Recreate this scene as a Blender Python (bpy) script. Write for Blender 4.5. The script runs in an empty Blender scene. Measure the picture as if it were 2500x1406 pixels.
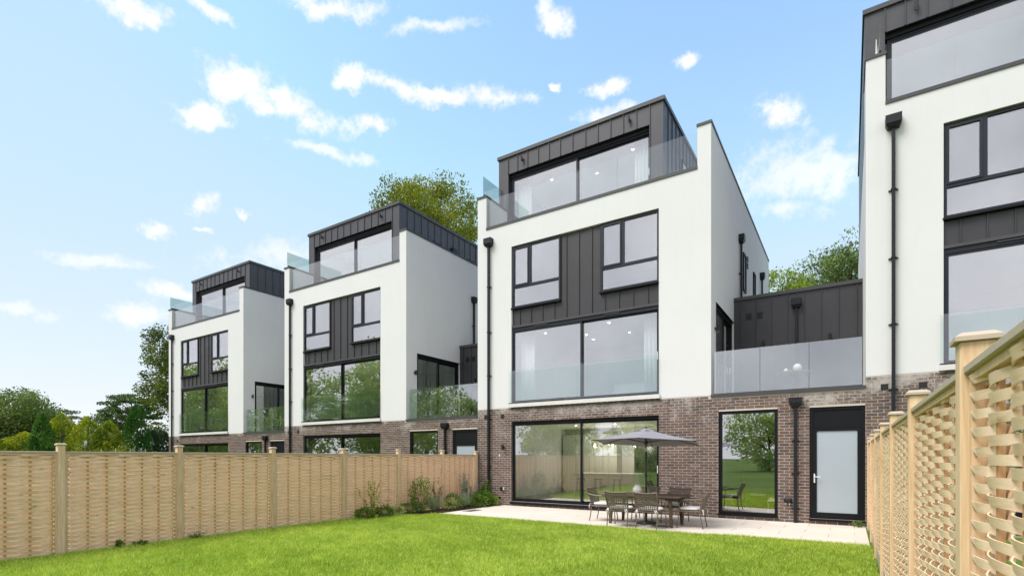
import bpy, math, random
import numpy as np
from mathutils import Vector
R = math.radians
random.seed(7)
rng = np.random.default_rng(7)
scn = bpy.context.scene
col = scn.collection

# ------------------------------------------------------------------ camera
CAM = (10.803, -14.499, 1.59)
YAW = R(32.928)
FPX = 1271.33            # focal length in units of a 2500 px wide frame
cd = bpy.data.cameras.new('camera')
cd.sensor_width = 36.0
cd.lens = FPX / 2500 * 36
cd.shift_y = 0.1653
cd.clip_start = 0.05
cd.clip_end = 3000
cam = bpy.data.objects.new('camera', cd)
cam.location = CAM
cam.rotation_euler = (R(90), 0, YAW)
col.objects.link(cam)
scn.camera = cam

# ------------------------------------------------------------------ sky, sun, exposure
SUN_EL, SUN_AZ = R(57), R(214)       # azimuth clockwise from +Y; the sun stands behind and left of the camera
world = bpy.data.worlds.new('World')
scn.world = world
world.use_nodes = True


def make_sky():
    nt = world.node_tree
    nt.nodes.clear()
    N, L = nt.nodes, nt.links

    def mth(op, a, b=None, c=None, clamp=False):
        n = N.new('ShaderNodeMath')
        n.operation = op
        n.use_clamp = clamp
        for i, v in enumerate((a, b, c)):
            if v is None:
                continue
            if isinstance(v, (int, float)):
                n.inputs[i].default_value = v
            else:
                L.new(v, n.inputs[i])
        return n.outputs[0]

    def dot(vec, d):
        n = N.new('ShaderNodeVectorMath')
        n.operation = 'DOT_PRODUCT'
        L.new(vec, n.inputs[0])
        n.inputs[1].default_value = d
        return n.outputs['Value']

    def mrange(v, a, b, smooth=True):
        n = N.new('ShaderNodeMapRange')
        n.interpolation_type = 'SMOOTHSTEP' if smooth else 'LINEAR'
        L.new(v, n.inputs[0])
        n.inputs[1].default_value = a
        n.inputs[2].default_value = b
        return n.outputs[0]

    def mix(f, a, b):
        n = N.new('ShaderNodeMix')
        n.data_type = 'RGBA'
        if isinstance(f, (int, float)):
            n.inputs[0].default_value = f
        else:
            L.new(f, n.inputs[0])
        for i, v in ((6, a), (7, b)):
            if isinstance(v, tuple):
                n.inputs[i].default_value = v
            else:
                L.new(v, n.inputs[i])
        return n.outputs[2]

    def noise(vec, scale, detail=5, rough=.6):
        n = N.new('ShaderNodeTexNoise')
        n.inputs['Scale'].default_value = scale
        n.inputs['Detail'].default_value = detail
        n.inputs['Roughness'].default_value = rough
        L.new(vec, n.inputs['Vector'])
        return n

    tc = N.new('ShaderNodeTexCoord')
    d0 = tc.outputs['Generated']
    sky = N.new('ShaderNodeTexSky')
    sky.sky_type = 'NISHITA'
    sky.sun_disc = False
    sky.sun_elevation = SUN_EL
    sky.sun_rotation = SUN_AZ
    sky.altitude = 100
    sky.air_density = 1.0
    sky.dust_density = 1.2
    sky.ozone_density = 1.6
    sc = N.new('ShaderNodeMix')
    sc.data_type = 'RGBA'
    sc.blend_type = 'MULTIPLY'
    sc.inputs[0].default_value = 1
    L.new(sky.outputs[0], sc.inputs[6])
    sc.inputs[7].default_value = (1.9, 2.4, 2.45, 1)
    cap = N.new('ShaderNodeVectorMath')
    cap.operation = 'MINIMUM'
    L.new(sc.outputs[2], cap.inputs[0])
    cap.inputs[1].default_value = (3.0, 4.85, 6.7)
    base = cap.outputs[0]
    z = dot(d0, (0, 0, 1))
    # pale summer haze that thickens towards the horizon
    hz = mth('MULTIPLY', mth('POWER', 2.718, mth('MULTIPLY', z, -3.3)), 1.15, clamp=True)
    base = mix(hz, base, (6.05, 6.35, 6.6, 1))
    # ragged edges
    nz = noise(d0, 7, 6, .62)
    nz2 = noise(d0, 22, 5, .6)
    warp = N.new('ShaderNodeVectorMath')
    warp.operation = 'MULTIPLY_ADD'
    sub = N.new('ShaderNodeVectorMath')
    sub.operation = 'SUBTRACT'
    L.new(nz.outputs['Color'], sub.inputs[0])
    sub.inputs[1].default_value = (.5, .5, .5)
    L.new(sub.outputs[0], warp.inputs[0])
    warp.inputs[1].default_value = (.1, .1, .07)
    L.new(d0, warp.inputs[2])
    d = warp.outputs[0]

    sy, cy = math.sin(YAW), math.cos(YAW)
    F, Rt = Vector((-sy, cy, 0)), Vector((cy, sy, 0))

    def ray(u, v):
        return (F + Rt * ((u - 1250) / FPX) + Vector((0, 0, (1116.3 - v) / FPX))).normalized()
    # cumulus, each given by the direction it stands in: (u, v, half width, half height, tilt, softness)
    clouds = [(300, 12, 120, 26, 5), (480, 20, 80, 22, -5), (800, 12, 130, 26, 8), (600, 195, 75, 45, 10),
              (700, 255, 150, 42, -14), (500, 265, 75, 32, 10), (890, 318, 80, 26, 12), (855, 175, 30, 40, -40),
              (960, 205, 110, 26, -12), (1085, 238, 90, 18, 0), (1200, 234, 110, 26, 0), (1368, 28, 42, 34, -30),
              (1495, 207, 42, 22, 0), (1668, 150, 28, 20, 0), (1895, 272, 72, 44, -28), (490, 500, 48, 24, 20),
              (375, 545, 48, 22, 0), (475, 549, 26, 9, 0), (592, 525, 18, 12, 0), (1372, 210, 12, 10, 0)]
    soft = [(1950, 420, 230, 85, -10), (650, 625, 170, 48, 8), (55, 765, 80, 18, 0), (345, 770, 80, 26, 0),
            (425, 715, 80, 20, 0), (1500, 268, 80, 20, 0), (1900, 510, 130, 30, -20), (240, 640, 120, 20, 5),
            (800, 380, 120, 16, 0), (1050, 60, 140, 20, 10)]

    def blobs(lst):
        acc = None
        for u, v, hw, hh, tilt in lst:
            c = ray(u, v)
            rt = c.cross(Vector((0, 0, 1))).normalized()
            up = rt.cross(c).normalized()
            aw = c.angle(ray(u + hw, v)) * 1.05
            ah = c.angle(ray(u, v + hh)) * 1.1
            t = R(tilt)
            a = (rt * math.cos(t) + up * math.sin(t)) / aw
            b = (up * math.cos(t) - rt * math.sin(t)) / ah
            pa = mth('SUBTRACT', dot(d, a), a.dot(c))
            pb = mth('SUBTRACT', dot(d, b), b.dot(c))
            r2 = mth('ADD', mth('MULTIPLY', pa, pa), mth('MULTIPLY', pb, pb))
            v1 = mth('SUBTRACT', 1.0, mth('SQRT', r2))
            acc = v1 if acc is None else mth('MAXIMUM', acc, v1)
        return acc
    tex = mth('ADD', mth('MULTIPLY', mth('SUBTRACT', nz.outputs[0], .5), 1.5), mth('MULTIPLY', mth('SUBTRACT', nz2.outputs[0], .5), 1.7))
    fine = noise(d0, 55, 4, .65)
    tex = mth('ADD', tex, mth('MULTIPLY', mth('SUBTRACT', fine.outputs[0], .5), 1.5))
    m1 = mth('MULTIPLY', mrange(mth('ADD', blobs(clouds), tex), -.2, .85), mrange(nz2.outputs[0], .2, .5))
    m2 = mth('MULTIPLY', mrange(mth('ADD', blobs(soft), mth('MULTIPLY', tex, .9)), -.1, .9), .75)
    # the broken cloud cover that the windows mirror: it thickens towards the sky behind the camera (-Y)
    cov = mrange(mth('MULTIPLY', dot(d0, (0.1, -1, 0)), 1.0), -.25, .3)
    nb = noise(d0, 2.6, 6, .55)
    m3 = mth('MULTIPLY', mrange(nb.outputs[0], .18, .5), cov)
    cl = mth('MAXIMUM', m1, m2, clamp=True)
    shade = mrange(nz.outputs[0], .3, .7)
    white = mix(shade, (6.3, 6.5, 6.8, 1), (7.2, 7.2, 7.25, 1))
    out = mix(cl, base, white)
    grey = mix(mrange(noise(d0, 4.2, 5, .5).outputs[0], .3, .7), (5.9, 5.9, 6.7, 1), (8.7, 8.6, 9.3, 1))
    out = mix(m3, out, grey)
    bg = N.new('ShaderNodeBackground')
    bg.inputs['Strength'].default_value = 0.094
    L.new(out, bg.inputs['Color'])
    o = N.new('ShaderNodeOutputWorld')
    L.new(bg.outputs[0], o.inputs['Surface'])


make_sky()
sd = bpy.data.lights.new('sun', 'SUN')
sd.energy = 2.4
sd.angle = R(34)
sd.color = (1, .965, .91)
sun = bpy.data.objects.new('sun', sd)
# sun_rotation turns clockwise from +Y seen from above
sdir = Vector((math.sin(SUN_AZ) * math.cos(SUN_EL), math.cos(SUN_AZ) * math.cos(SUN_EL), math.sin(SUN_EL)))
sun.rotation_euler = (-sdir).to_track_quat('-Z', 'Y').to_euler()
sun.location = (0, -10, 30)
col.objects.link(sun)
scn.view_settings.view_transform = 'Standard'
scn.view_settings.look = 'None'
scn.view_settings.exposure = 0.74
scn.view_settings.gamma = 1
scn.view_settings.use_curve_mapping = False
scn.render.engine = 'CYCLES'
scn.cycles.max_bounces = 10
scn.cycles.transparent_max_bounces = 24
scn.cycles.glossy_bounces = 6
scn.cycles.caustics_reflective = False
scn.cycles.caustics_refractive = False
scn.cycles.sample_clamp_indirect = 6

# ------------------------------------------------------------------ materials
MATS = {}


class NB:
    """small node helper"""

    def __init__(s, name):
        s.m = bpy.data.materials.new(name)
        s.m.use_nodes = True
        s.nt = s.m.node_tree
        s.nt.nodes.clear()
        s.out = s.nt.nodes.new('ShaderNodeOutputMaterial')
        MATS[name] = s.m

    def n(s, t, **kw):
        nd = s.nt.nodes.new(t)
        for k, v in kw.items():
            setattr(nd, k, v)
        return nd

    def l(s, a, b):
        s.nt.links.new(a, b)

    def coord(s, kind='Object'):
        return s.n('ShaderNodeTexCoord').outputs[kind]

    def pos(s):
        return s.n('ShaderNodeNewGeometry').outputs['Position']

    def scale(s, v, xyz):
        m = s.n('ShaderNodeMapping')
        m.inputs['Scale'].default_value = xyz
        s.l(v, m.inputs[0])
        return m.outputs[0]

    def noise(s, v, sc, det=4, rough=.55, dist=0):
        n = s.n('ShaderNodeTexNoise')
        n.inputs['Scale'].default_value = sc
        n.inputs['Detail'].default_value = det
        n.inputs['Roughness'].default_value = rough
        n.inputs['Distortion'].default_value = dist
        s.l(v, n.inputs['Vector'])
        return n.outputs[0]

    def rng(s, v, a, b, c=0, d=1):
        n = s.n('ShaderNodeMapRange')
        s.l(v, n.inputs[0])
        for i, x in enumerate((a, b, c, d)):
            n.inputs[i + 1].default_value = x
        return n.outputs[0]

    def mth(s, op, a, b):
        n = s.n('ShaderNodeMath', operation=op)
        for i, v in enumerate((a, b)):
            if isinstance(v, (int, float)):
                n.inputs[i].default_value = v
            else:
                s.l(v, n.inputs[i])
        return n.outputs[0]

    def mix(s, f, a, b, blend='MIX'):
        n = s.n('ShaderNodeMix', data_type='RGBA', blend_type=blend)
        for i, v in ((0, f), (6, a), (7, b)):
            if isinstance(v, (int, float)):
                n.inputs[i].default_value = v
            elif isinstance(v, tuple):
                n.inputs[i].default_value = v if len(v) == 4 else (*v, 1)
            else:
                s.l(v, n.inputs[i])
        return n.outputs[2]

    def bump(s, h, strength=.3, dist=.01):
        b = s.n('ShaderNodeBump')
        b.inputs['Strength'].default_value = strength
        b.inputs['Distance'].default_value = dist
        s.l(h, b.inputs['Height'])
        return b.outputs[0]

    def bsdf(s, colr, rough=.6, metal=0, normal=None, spec=.5, **kw):
        p = s.n('ShaderNodeBsdfPrincipled')
        for k, v in (('Base Color', colr), ('Roughness', rough), ('Metallic', metal), ('Specular IOR Level', spec)):
            if isinstance(v, (int, float)):
                p.inputs[k].default_value = v
            elif isinstance(v, tuple):
                p.inputs[k].default_value = (*v, 1) if len(v) == 3 else v
            else:
                s.l(v, p.inputs[k])
        for k, v in kw.items():
            p.inputs[k].default_value = v
        if normal is not None:
            s.l(normal, p.inputs['Normal'])
        s.l(p.outputs[0], s.out.inputs[0])
        return p


def plain(name, c, rough=.5, metal=0, var=.12, sc=6, bump=0, spec=.5):
    b = NB(name)
    v = b.pos()
    f = b.noise(v, sc, 5)
    c2 = b.mix(b.rng(f, .3, .7), tuple(x * (1 - var) for x in c), tuple(min(1, x * (1 + var)) for x in c))
    nrm = b.bump(b.noise(v, 160, 3), bump, .002) if bump else None
    b.bsdf(c2, rough, metal, nrm, spec)
    return b.m


def m_render():
    b = NB('white_render')
    v = b.pos()
    f = b.noise(v, .55, 5, .6)
    st = b.noise(b.scale(v, (3.0, 3.0, .35)), 1.6, 5, .6)      # faint vertical weathering
    c = b.mix(b.rng(f, .3, .7), (.69, .694, .694), (.722, .726, .727))
    c = b.mix(b.rng(st, .5, .8, 0, .26), c, (.61, .613, .608))
    nrm = b.bump(b.noise(v, 240, 4, .7), .18, .003)
    b.bsdf(c, .9, 0, nrm, .2)


def m_brick():
    b = NB('brick')
    a = b.n('ShaderNodeAttribute', attribute_name='Col')
    v = b.pos()
    grain = b.noise(v, 38, 5, .7)
    patch = b.noise(v, 9, 4, .6)
    c = b.mix(b.rng(grain, .3, .75), a.outputs[0], (.09, .066, .058))
    c = b.mix(b.rng(patch, .5, .75, 0, .45), c, (.2, .125, .092))
    # salts washed out of the new mortar: large pale blotches, mostly high up on the wall
    e1 = b.noise(v, 1.15, 5, .65, .4)
    e2 = b.noise(v, 14, 4, .7)
    sep = b.n('ShaderNodeSeparateXYZ')
    b.l(v, sep.inputs[0])
    hi = b.rng(sep.outputs[2], 1.6, 3.2, -.2, .14)
    e = b.mth('ADD', b.mth('ADD', e1, hi), b.mth('MULTIPLY', b.mth('SUBTRACT', e2, .5), .5))
    c = b.mix(b.rng(e, .57, .76, 0, .68), c, (.56, .53, .5))
    nrm = b.bump(b.noise(v, 70, 4, .7), .6, .006)
    b.bsdf(c, .93, 0, nrm, .2)
    b2 = NB('mortar')
    v = b2.pos()
    c = b2.mix(b2.noise(v, 22, 4), (.5, .43, .38), (.64, .57, .51))
    b2.bsdf(c, .95, 0, b2.bump(b2.noise(v, 90, 3), .5, .004), .15)


def m_metal(name, c, rough, var=.1, spec=.5):
    b = NB(name)
    v = b.pos()
    oi = b.n('ShaderNodeObjectInfo')
    f = b.noise(b.scale(v, (1, 1, .3)), 2.2, 5, .6)
    c1 = b.mix(b.rng(f, .3, .7), tuple(x * (1 - var) for x in c), tuple(x * (1 + var) for x in c))
    c1 = b.mix(b.rng(oi.outputs['Random'], 0, 1, 0, .22), c1, tuple(x * .72 for x in c))
    r = b.rng(b.noise(v, 5, 4), .3, .7, rough - .07, rough + .1)
    b.bsdf(c1, r, 0, b.bump(b.noise(v, 1.6, 2), .12, .02), spec)


def m_glass(name, tint, base, glossy=(1, 1, 1), wav=.02):
    b = NB(name)
    lw = b.n('ShaderNodeLayerWeight')
    lw.inputs[0].default_value = .5
    f = b.mth('ADD', b.mth('MULTIPLY', b.mth('POWER', lw.outputs['Facing'], 4.0), 1 - base), base)
    t = b.n('ShaderNodeBsdfTransparent')
    t.inputs[0].default_value = (*tint, 1)
    g = b.n('ShaderNodeBsdfGlossy')
    g.inputs['Color'].default_value = (*glossy, 1)
    g.inputs['Roughness'].default_value = 0.0
    if wav:
        b.l(b.bump(b.noise(b.pos(), .7, 1), wav, .05), g.inputs['Normal'])
    mx = b.n('ShaderNodeMixShader')
    b.l(f, mx.inputs[0])
    b.l(t.outputs[0], mx.inputs[1])
    b.l(g.outputs[0], mx.inputs[2])
    b.l(mx.outputs[0], b.out.inputs[0])


def m_wood(name, c1, c2, axis, knots=True, grey=0):
    b = NB(name)
    v = b.coord('Object')
    oi = b.n('ShaderNodeObjectInfo')
    off = b.n('ShaderNodeVectorMath', operation='ADD')
    b.l(v, off.inputs[0])
    cmb = b.n('ShaderNodeCombineXYZ')
    b.l(b.mth('MULTIPLY', oi.outputs['Random'], 40), cmb.inputs[0])
    b.l(b.mth('MULTIPLY', oi.outputs['Random'], 23), cmb.inputs[2])
    b.l(cmb.outputs[0], off.inputs[1])
    v = off.outputs[0]
    s = [14, 14, 14]
    s[axis] = 1.1
    g = b.noise(b.scale(v, tuple(s)), 2.2, 5, .65, .6)
    s2 = [60, 60, 60]
    s2[axis] = 2
    fine = b.noise(b.scale(v, tuple(s2)), 2, 3, .6)
    c = b.mix(b.rng(g, .32, .7), c1, c2)
    c = b.mix(b.rng(fine, .4, .7, 0, .25), c, tuple(x * .6 for x in c2))
    c = b.mix(b.rng(oi.outputs['Random'], 0, 1, 0, .3), c, tuple(min(1, x * 1.12) for x in c1))
    if knots:
        k = b.noise(b.scale(v, (3, 3, 3)), 1.3, 2, .5, .3)
        c = b.mix(b.rng(k, .68, .76, 0, .6), c, (.26, .14, .05))
    if grey:
        c = b.mix(grey, c, (.42, .39, .34))
    b.bsdf(c, .75, 0, b.bump(fine, .25, .002), .25)


def m_leaf(name, trans=.35, rough=.55):
    b = NB(name)
    a = b.n('ShaderNodeAttribute', attribute_name='Col')
    p = b.n('ShaderNodeBsdfPrincipled')
    b.l(a.outputs[0], p.inputs['Base Color'])
    p.inputs['Roughness'].default_value = rough
    p.inputs['Specular IOR Level'].default_value = .3
    t = b.n('ShaderNodeBsdfTranslucent')
    b.l(b.mix(1.0, a.outputs[0], (1.25, 1.3, .6), 'MULTIPLY'), t.inputs[0])
    mx = b.n('ShaderNodeMixShader')
    mx.inputs[0].default_value = trans
    b.l(p.outputs[0], mx.inputs[1])
    b.l(t.outputs[0], mx.inputs[2])
    b.l(mx.outputs[0], b.out.inputs[0])


def m_emit(name, c, s):
    b = NB(name)
    e = b.n('ShaderNodeEmission')
    e.inputs[0].default_value = (*c, 1)
    e.inputs[1].default_value = s
    b.l(e.outputs[0], b.out.inputs[0])


def m_ground():
    b = NB('lawn_soil')
    v = b.pos()
    f = b.noise(v, .8, 6, .65)
    f2 = b.noise(v, 30, 4, .7)
    c = b.mix(b.rng(f, .3, .7), (.1, .17, .012), (.15, .22, .018))
    c = b.mix(b.rng(f2, .35, .7, 0, .5), c, (.07, .1, .01))
    b.bsdf(c, .9, 0, b.bump(f2, .7, .03), .1)
    b = NB('meadow')
    v = b.pos()
    f = b.noise(v, .12, 6, .65)
    c = b.mix(b.rng(f, .3, .7), (.06, .11, .02), (.12, .18, .03))
    b.bsdf(c, .95, 0, b.bump(b.noise(v, 6, 4), .6, .1), .1)
    b = NB('soil')
    v = b.pos()
    c = b.mix(b.noise(v, 24, 5, .7), (.035, .024, .016), (.11, .08, .055))
    b.bsdf(c, .95, 0, b.bump(b.noise(v, 40, 4), .9, .03), .1)
    b = NB('paving_stone')
    v = b.pos()
    oi = b.n('ShaderNodeObjectInfo')
    f = b.noise(v, 2.2, 6, .65)
    c = b.mix(b.rng(f, .3, .7), (.635, .575, .5), (.71, .65, .57))
    c = b.mix(b.rng(oi.outputs['Random'], 0, 1, 0, .5), c, (.57, .51, .44))
    c = b.mix(b.rng(b.noise(v, 45, 4, .7), .55, .8, 0, .3), c, (.42, .385, .345))
    b.bsdf(c, .85, 0, b.bump(b.noise(v, 60, 4), .25, .004), .25)


m_render()
m_brick()
m_metal('zinc', (.06, .061, .07), .42, spec=.4)
m_metal('dark_zinc', (.046, .0455, .05), .42, spec=.4)
m_metal('coping_metal', (.062, .062, .067), .4, spec=.4)
m_metal('black_frame', (.006, .0065, .0085), .5, spec=.22)
m_metal('grey_frame', (.022, .025, .035), .5, spec=.25)
m_metal('black_pipe', (.012, .0135, .018), .4, spec=.3)
m_glass('window_glass', (.94, .97, .96), .3)
m_glass('door_glass', (.95, .975, .965), .24)
m_glass('balustrade_glass', (.925, .962, .953), .07)
m_glass('screen_glass', (.72, .79, .77), .06)
plain('glass_edge', (.2, .42, .38), .2)
plain('frosted_glass', (.36, .42, .47), .22, var=.04, sc=.8)
m_wood('fence_slat', (.95, .715, .5), (.82, .575, .37), 0, True, .02)
m_wood('fence_post', (.8, .62, .41), (.55, .36, .18), 2, True)
m_wood('fence_frame', (.75, .56, .36), (.6, .41, .22), 2, True)
m_wood('fence_batten', (.58, .38, .2), (.44, .26, .12), 2, False)
m_wood('fence_rail', (.58, .47, .34), (.44, .35, .24), 1, False, .4)
m_wood('table_wood', (.12, .085, .06), (.07, .05, .036), 0, False)
plain('concrete_sill', (.66, .65, .62), .85, var=.06, sc=3, bump=.15)
plain('scallop_shade', (.05, .036, .028), .95, var=.4, sc=30)  # dark brown with the shadow under the sill put into the colour
plain('interior_white', (.84, .85, .83), .8, var=.02, sc=1)
plain('interior_floor', (.42, .39, .35), .4, var=.08, sc=3)
plain('interior_green', (.5, .52, .46), .8, var=.03, sc=1)
plain('curtain_fabric', (.88, .88, .87), .9, var=.04, sc=3)
plain('cabinet_white', (.74, .77, .74), .35, var=.02, sc=2)
plain('dark_cabinet', (.02, .022, .022), .3, var=.1, sc=2)
plain('stool_metal', (.015, .015, .016), .4)
plain('fabric_white', (.78, .775, .76), .9, var=.04, sc=14, bump=.3)
plain('wicker', (.18, .14, .112), .6, var=.3, sc=70, bump=.4)
plain('chair_metal', (.16, .125, .098), .38, var=.2, sc=20)
plain('parasol_cloth', (.25, .243, .268), .85, var=.06, sc=9, bump=.2)
plain('parasol_metal', (.03, .03, .034), .35)
plain('ceramic_white', (.76, .74, .7), .3, var=.05, sc=9)
plain('brass', (.55, .46, .3), .35, var=.1)
plain('black_plastic', (.012, .012, .013), .45)
plain('white_plastic', (.8, .8, .78), .4, var=.03)
plain('steel', (.62, .62, .6), .3, .7, var=.06)
plain('drain_grey', (.1, .1, .105), .6, var=.2, sc=30)
plain('bark', (.11, .085, .062), .95, var=.35, sc=7, bump=.6)
plain('pine_bark', (.19, .1, .062), .95, var=.35, sc=5, bump=.6)
plain('twig', (.13, .1, .06), .9, var=.3, sc=20)
plain('picture_dark', (.03, .034, .03), .5, var=.5, sc=9)
plain('sliver_white', (.68, .68, .66), .8, var=.08)
m_emit('downlight', (1, .97, .9), 14)
m_emit('filament', (1, .72, .35), 14)
m_glass('smoked_glass', (.8, .78, .72), .05, wav=0)
m_leaf('leaf')
m_leaf('needle', .15, .7)
m_leaf('grass_blade', .4, .6)
m_ground()

# ------------------------------------------------------------------ mesh helpers


def link(o, parent=None):
    col.objects.link(o)
    if parent is not None:
        o.parent = parent
    return o


def tag(o, label=None, cat=None, group=None, kind=None):
    for k, v in (('label', label), ('category', cat), ('group', group), ('kind', kind)):
        if v:
            o[k] = v
    return o


def empty(name, loc=(0, 0, 0), rz=0, **kw):
    o = bpy.data.objects.new(name, None)
    o.empty_display_size = .2
    o.location = loc
    o.rotation_euler = (0, 0, rz)
    link(o)
    return tag(o, **kw)


class MB:
    def __init__(s, fn=None, flip=False):
        s.v, s.f, s.fn, s.flip = [], [], fn, flip

    def add(s, vs, fs):
        k = len(s.v)
        if s.fn:
            vs = [s.fn(*p) for p in vs]
        s.v += [tuple(p) for p in vs]
        s.f += [tuple(k + i for i in (reversed(f) if s.flip else f)) for f in fs]
        return s

    def box(s, x0, x1, y0, y1, z0, z1):
        return s.add([(x0, y0, z0), (x1, y0, z0), (x1, y1, z0), (x0, y1, z0), (x0, y0, z1), (x1, y0, z1), (x1, y1, z1), (x0, y1, z1)],
                     [(0, 3, 2, 1), (4, 5, 6, 7), (0, 1, 5, 4), (1, 2, 6, 5), (2, 3, 7, 6), (3, 0, 4, 7)])

    def cbox(s, x0, x1, y0, y1, z0, z1, c=.008):
        """box with chamfered edges"""
        X, Y, Z = (x0, x1), (y0, y1), (z0, z1)
        vs, idx = [], {}
        for i in (0, 1):
            for j in (0, 1):
                for k in (0, 1):
                    p = (X[i], Y[j], Z[k])
                    q = (c if i == 0 else -c, c if j == 0 else -c, c if k == 0 else -c)
                    for a in range(3):
                        r = [p[t] + (0 if t == a else q[t]) for t in range(3)]
                        idx[(i, j, k, a)] = len(vs)
                        vs.append(tuple(r))
        fs = []
        I = lambda i, j, k, a: idx[(i, j, k, a)]
        for e in (0, 1):
            o = lambda t: t if e == 1 else t[::-1]
            fs.append(o((I(e, 0, 0, 0), I(e, 1, 0, 0), I(e, 1, 1, 0), I(e, 0, 1, 0))))
            fs.append(o((I(0, e, 0, 1), I(0, e, 1, 1), I(1, e, 1, 1), I(1, e, 0, 1))))
            fs.append(o((I(0, 0, e, 2), I(1, 0, e, 2), I(1, 1, e, 2), I(0, 1, e, 2))))
        for a in (0, 1):
            for b in (0, 1):
                fs.append((I(0, a, b, 1), I(1, a, b, 1), I(1, a, b, 2), I(0, a, b, 2)))
                fs.append((I(a, 0, b, 0), I(a, 1, b, 0), I(a, 1, b, 2), I(a, 0, b, 2)))
                fs.append((I(a, b, 0, 0), I(a, b, 1, 0), I(a, b, 1, 1), I(a, b, 0, 1)))
                for k in (0, 1):
                    pass
        for i in (0, 1):
            for j in (0, 1):
                for k in (0, 1):
                    fs.append((I(i, j, k, 0), I(i, j, k, 1), I(i, j, k, 2)))
        return s.add(vs, fs)

    def tube(s, pts, r, n=8, cap=True):
        pts = [Vector(p) for p in pts]
        rs = r if isinstance(r, (list, tuple)) else [r] * len(pts)
        vs, fs = [], []
        prev = None
        for i, p in enumerate(pts):
            t = (pts[min(i + 1, len(pts) - 1)] - pts[max(i - 1, 0)]).normalized()
            a = Vector((0, 0, 1)) if abs(t.z) < .9 else Vector((1, 0, 0))
            if prev is not None:
                a = prev
            x = (a - t * a.dot(t)).normalized()
            prev = x
            y = t.cross(x)
            for k in range(n):
                an = 2 * math.pi * k / n
                vs.append(p + (x * math.cos(an) + y * math.sin(an)) * rs[i])
        for i in range(len(pts) - 1):
            for k in range(n):
                a, b = i * n + k, i * n + (k + 1) % n
                fs.append((a, b, b + n, a + n))
        if cap:
            fs.append(tuple(range(n))[::-1])
            fs.append(tuple(range((len(pts) - 1) * n, len(pts) * n)))
        return s.add(vs, fs)

    def lathe(s, prof, c=(0, 0, 0), n=20):
        vs, fs = [], []
        for r, z in prof:
            for k in range(n):
                a = 2 * math.pi * k / n
                vs.append((c[0] + r * math.cos(a), c[1] + r * math.sin(a), c[2] + z))
        for i in range(len(prof) - 1):
            for k in range(n):
                a, b = i * n + k, i * n + (k + 1) % n
                fs.append((a, b, b + n, a + n))
        fs.append(tuple(range(n))[::-1])
        fs.append(tuple(range((len(prof) - 1) * n, len(prof) * n)))
        return s.add(vs, fs)

    def mesh(s, name, mat):
        m = bpy.data.meshes.new(name)
        m.from_pydata(s.v, [], s.f)
        m.materials.append(MATS[mat])
        return m

    def build(s, name, mat, parent=None, smooth=False, loc=None):
        m = s.mesh(name, mat)
        if smooth:
            m.polygons.foreach_set('use_smooth', [True] * len(m.polygons))
        o = bpy.data.objects.new(name, m)
        if loc:
            o.location = loc
        return link(o, parent)


def np_mesh(name, V, quads, mat, colr=None, nv=4):
    """V (N*nv,3) float, faces of nv consecutive vertices; colr per face (N,3)"""
    nf = len(V) // nv
    m = bpy.data.meshes.new(name)
    m.vertices.add(len(V))
    m.vertices.foreach_set('co', np.ascontiguousarray(V, np.float32).ravel())
    m.loops.add(len(V))
    m.loops.foreach_set('vertex_index', np.arange(len(V), dtype=np.int32))
    m.polygons.add(nf)
    m.polygons.foreach_set('loop_start', np.arange(0, len(V), nv, dtype=np.int32))
    m.polygons.foreach_set('loop_total', np.full(nf, nv, np.int32))
    m.update(calc_edges=True)
    if colr is not None:
        a = m.color_attributes.new('Col', 'FLOAT_COLOR', 'POINT')
        c = np.ones((len(V), 4), np.float32)
        c[:, :3] = np.repeat(colr, nv, axis=0)
        a.data.foreach_set('color', c.ravel())
    m.materials.append(MATS[mat])
    return m


# ------------------------------------------------------------------ ground, lawn, patio
def sheet(name, pts, z, mat, **kw):
    m = MB()
    m.add([(x, y, z) for x, y in pts], [tuple(range(len(pts)))])
    return tag(m.build(name, mat), kind='structure')


sheet('ground', [(-700, -700), (700, -700), (700, 900), (-700, 900)], -.03, 'meadow')
LAWN = [(.03, -15.2), (11.13, -15.2), (11.13, -3.28), (8.75, -3.36), (8.45, -3.42), (8.1, -3.5), (7.7, -3.5), (3.4, -3.42), (1.3, -3.5),
        (.9, -3.6), (.5, -4.1), (.24, -4.7), (.12, -5.6), (.03, -6.0)]
sheet('lawn', LAWN, 0.0, 'lawn_soil')
sheet('flower_bed', [(.03, -6.1), (.3, -5.6), (1.05, -3.6), (1.05, .0), (.03, .0)], -.006, 'soil')

patio = MB()
patio.box(1.0, 11.12, -3.5, .0, -.1, -.012)
patio = tag(patio.build('patio', 'mortar'), kind='structure')
y = 0.0
row = 0
mesh_cache = {}
while y > -3.45:
    y1 = max(y - .6, -3.5)
    x = 1.0 - (.45 if row % 2 else 0)
    while x < 11.1:
        a, b = max(x, 1.0), min(x + .9, 11.12)
        if b - a > .05:
            key = (round(b - a, 3), round(y - y1, 3))
            if key not in mesh_cache:
                w, h = key
                mesh_cache[key] = MB().cbox(.003, w - .003, -h + .003, -.003, -.03, 0, .003).mesh('paving_slab', 'paving_stone')
            o = bpy.data.objects.new('paving_slab', mesh_cache[key])
            o.location = (a, y, random.uniform(-.0012, .0012))
            link(o, patio)
        x += .9
    y -= .6
    row += 1

# grass blades: nobody could count them


def in_poly(px, py, poly):
    ins = np.zeros(len(px), bool)
    j = len(poly) - 1
    for i in range(len(poly)):
        xi, yi = poly[i]
        xj, yj = poly[j]
        c = ((yi > py) != (yj > py)) & (px < (xj - xi) * (py - yi) / (yj - yi + 1e-12) + xi)
        ins ^= c
        j = i
    return ins


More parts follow.
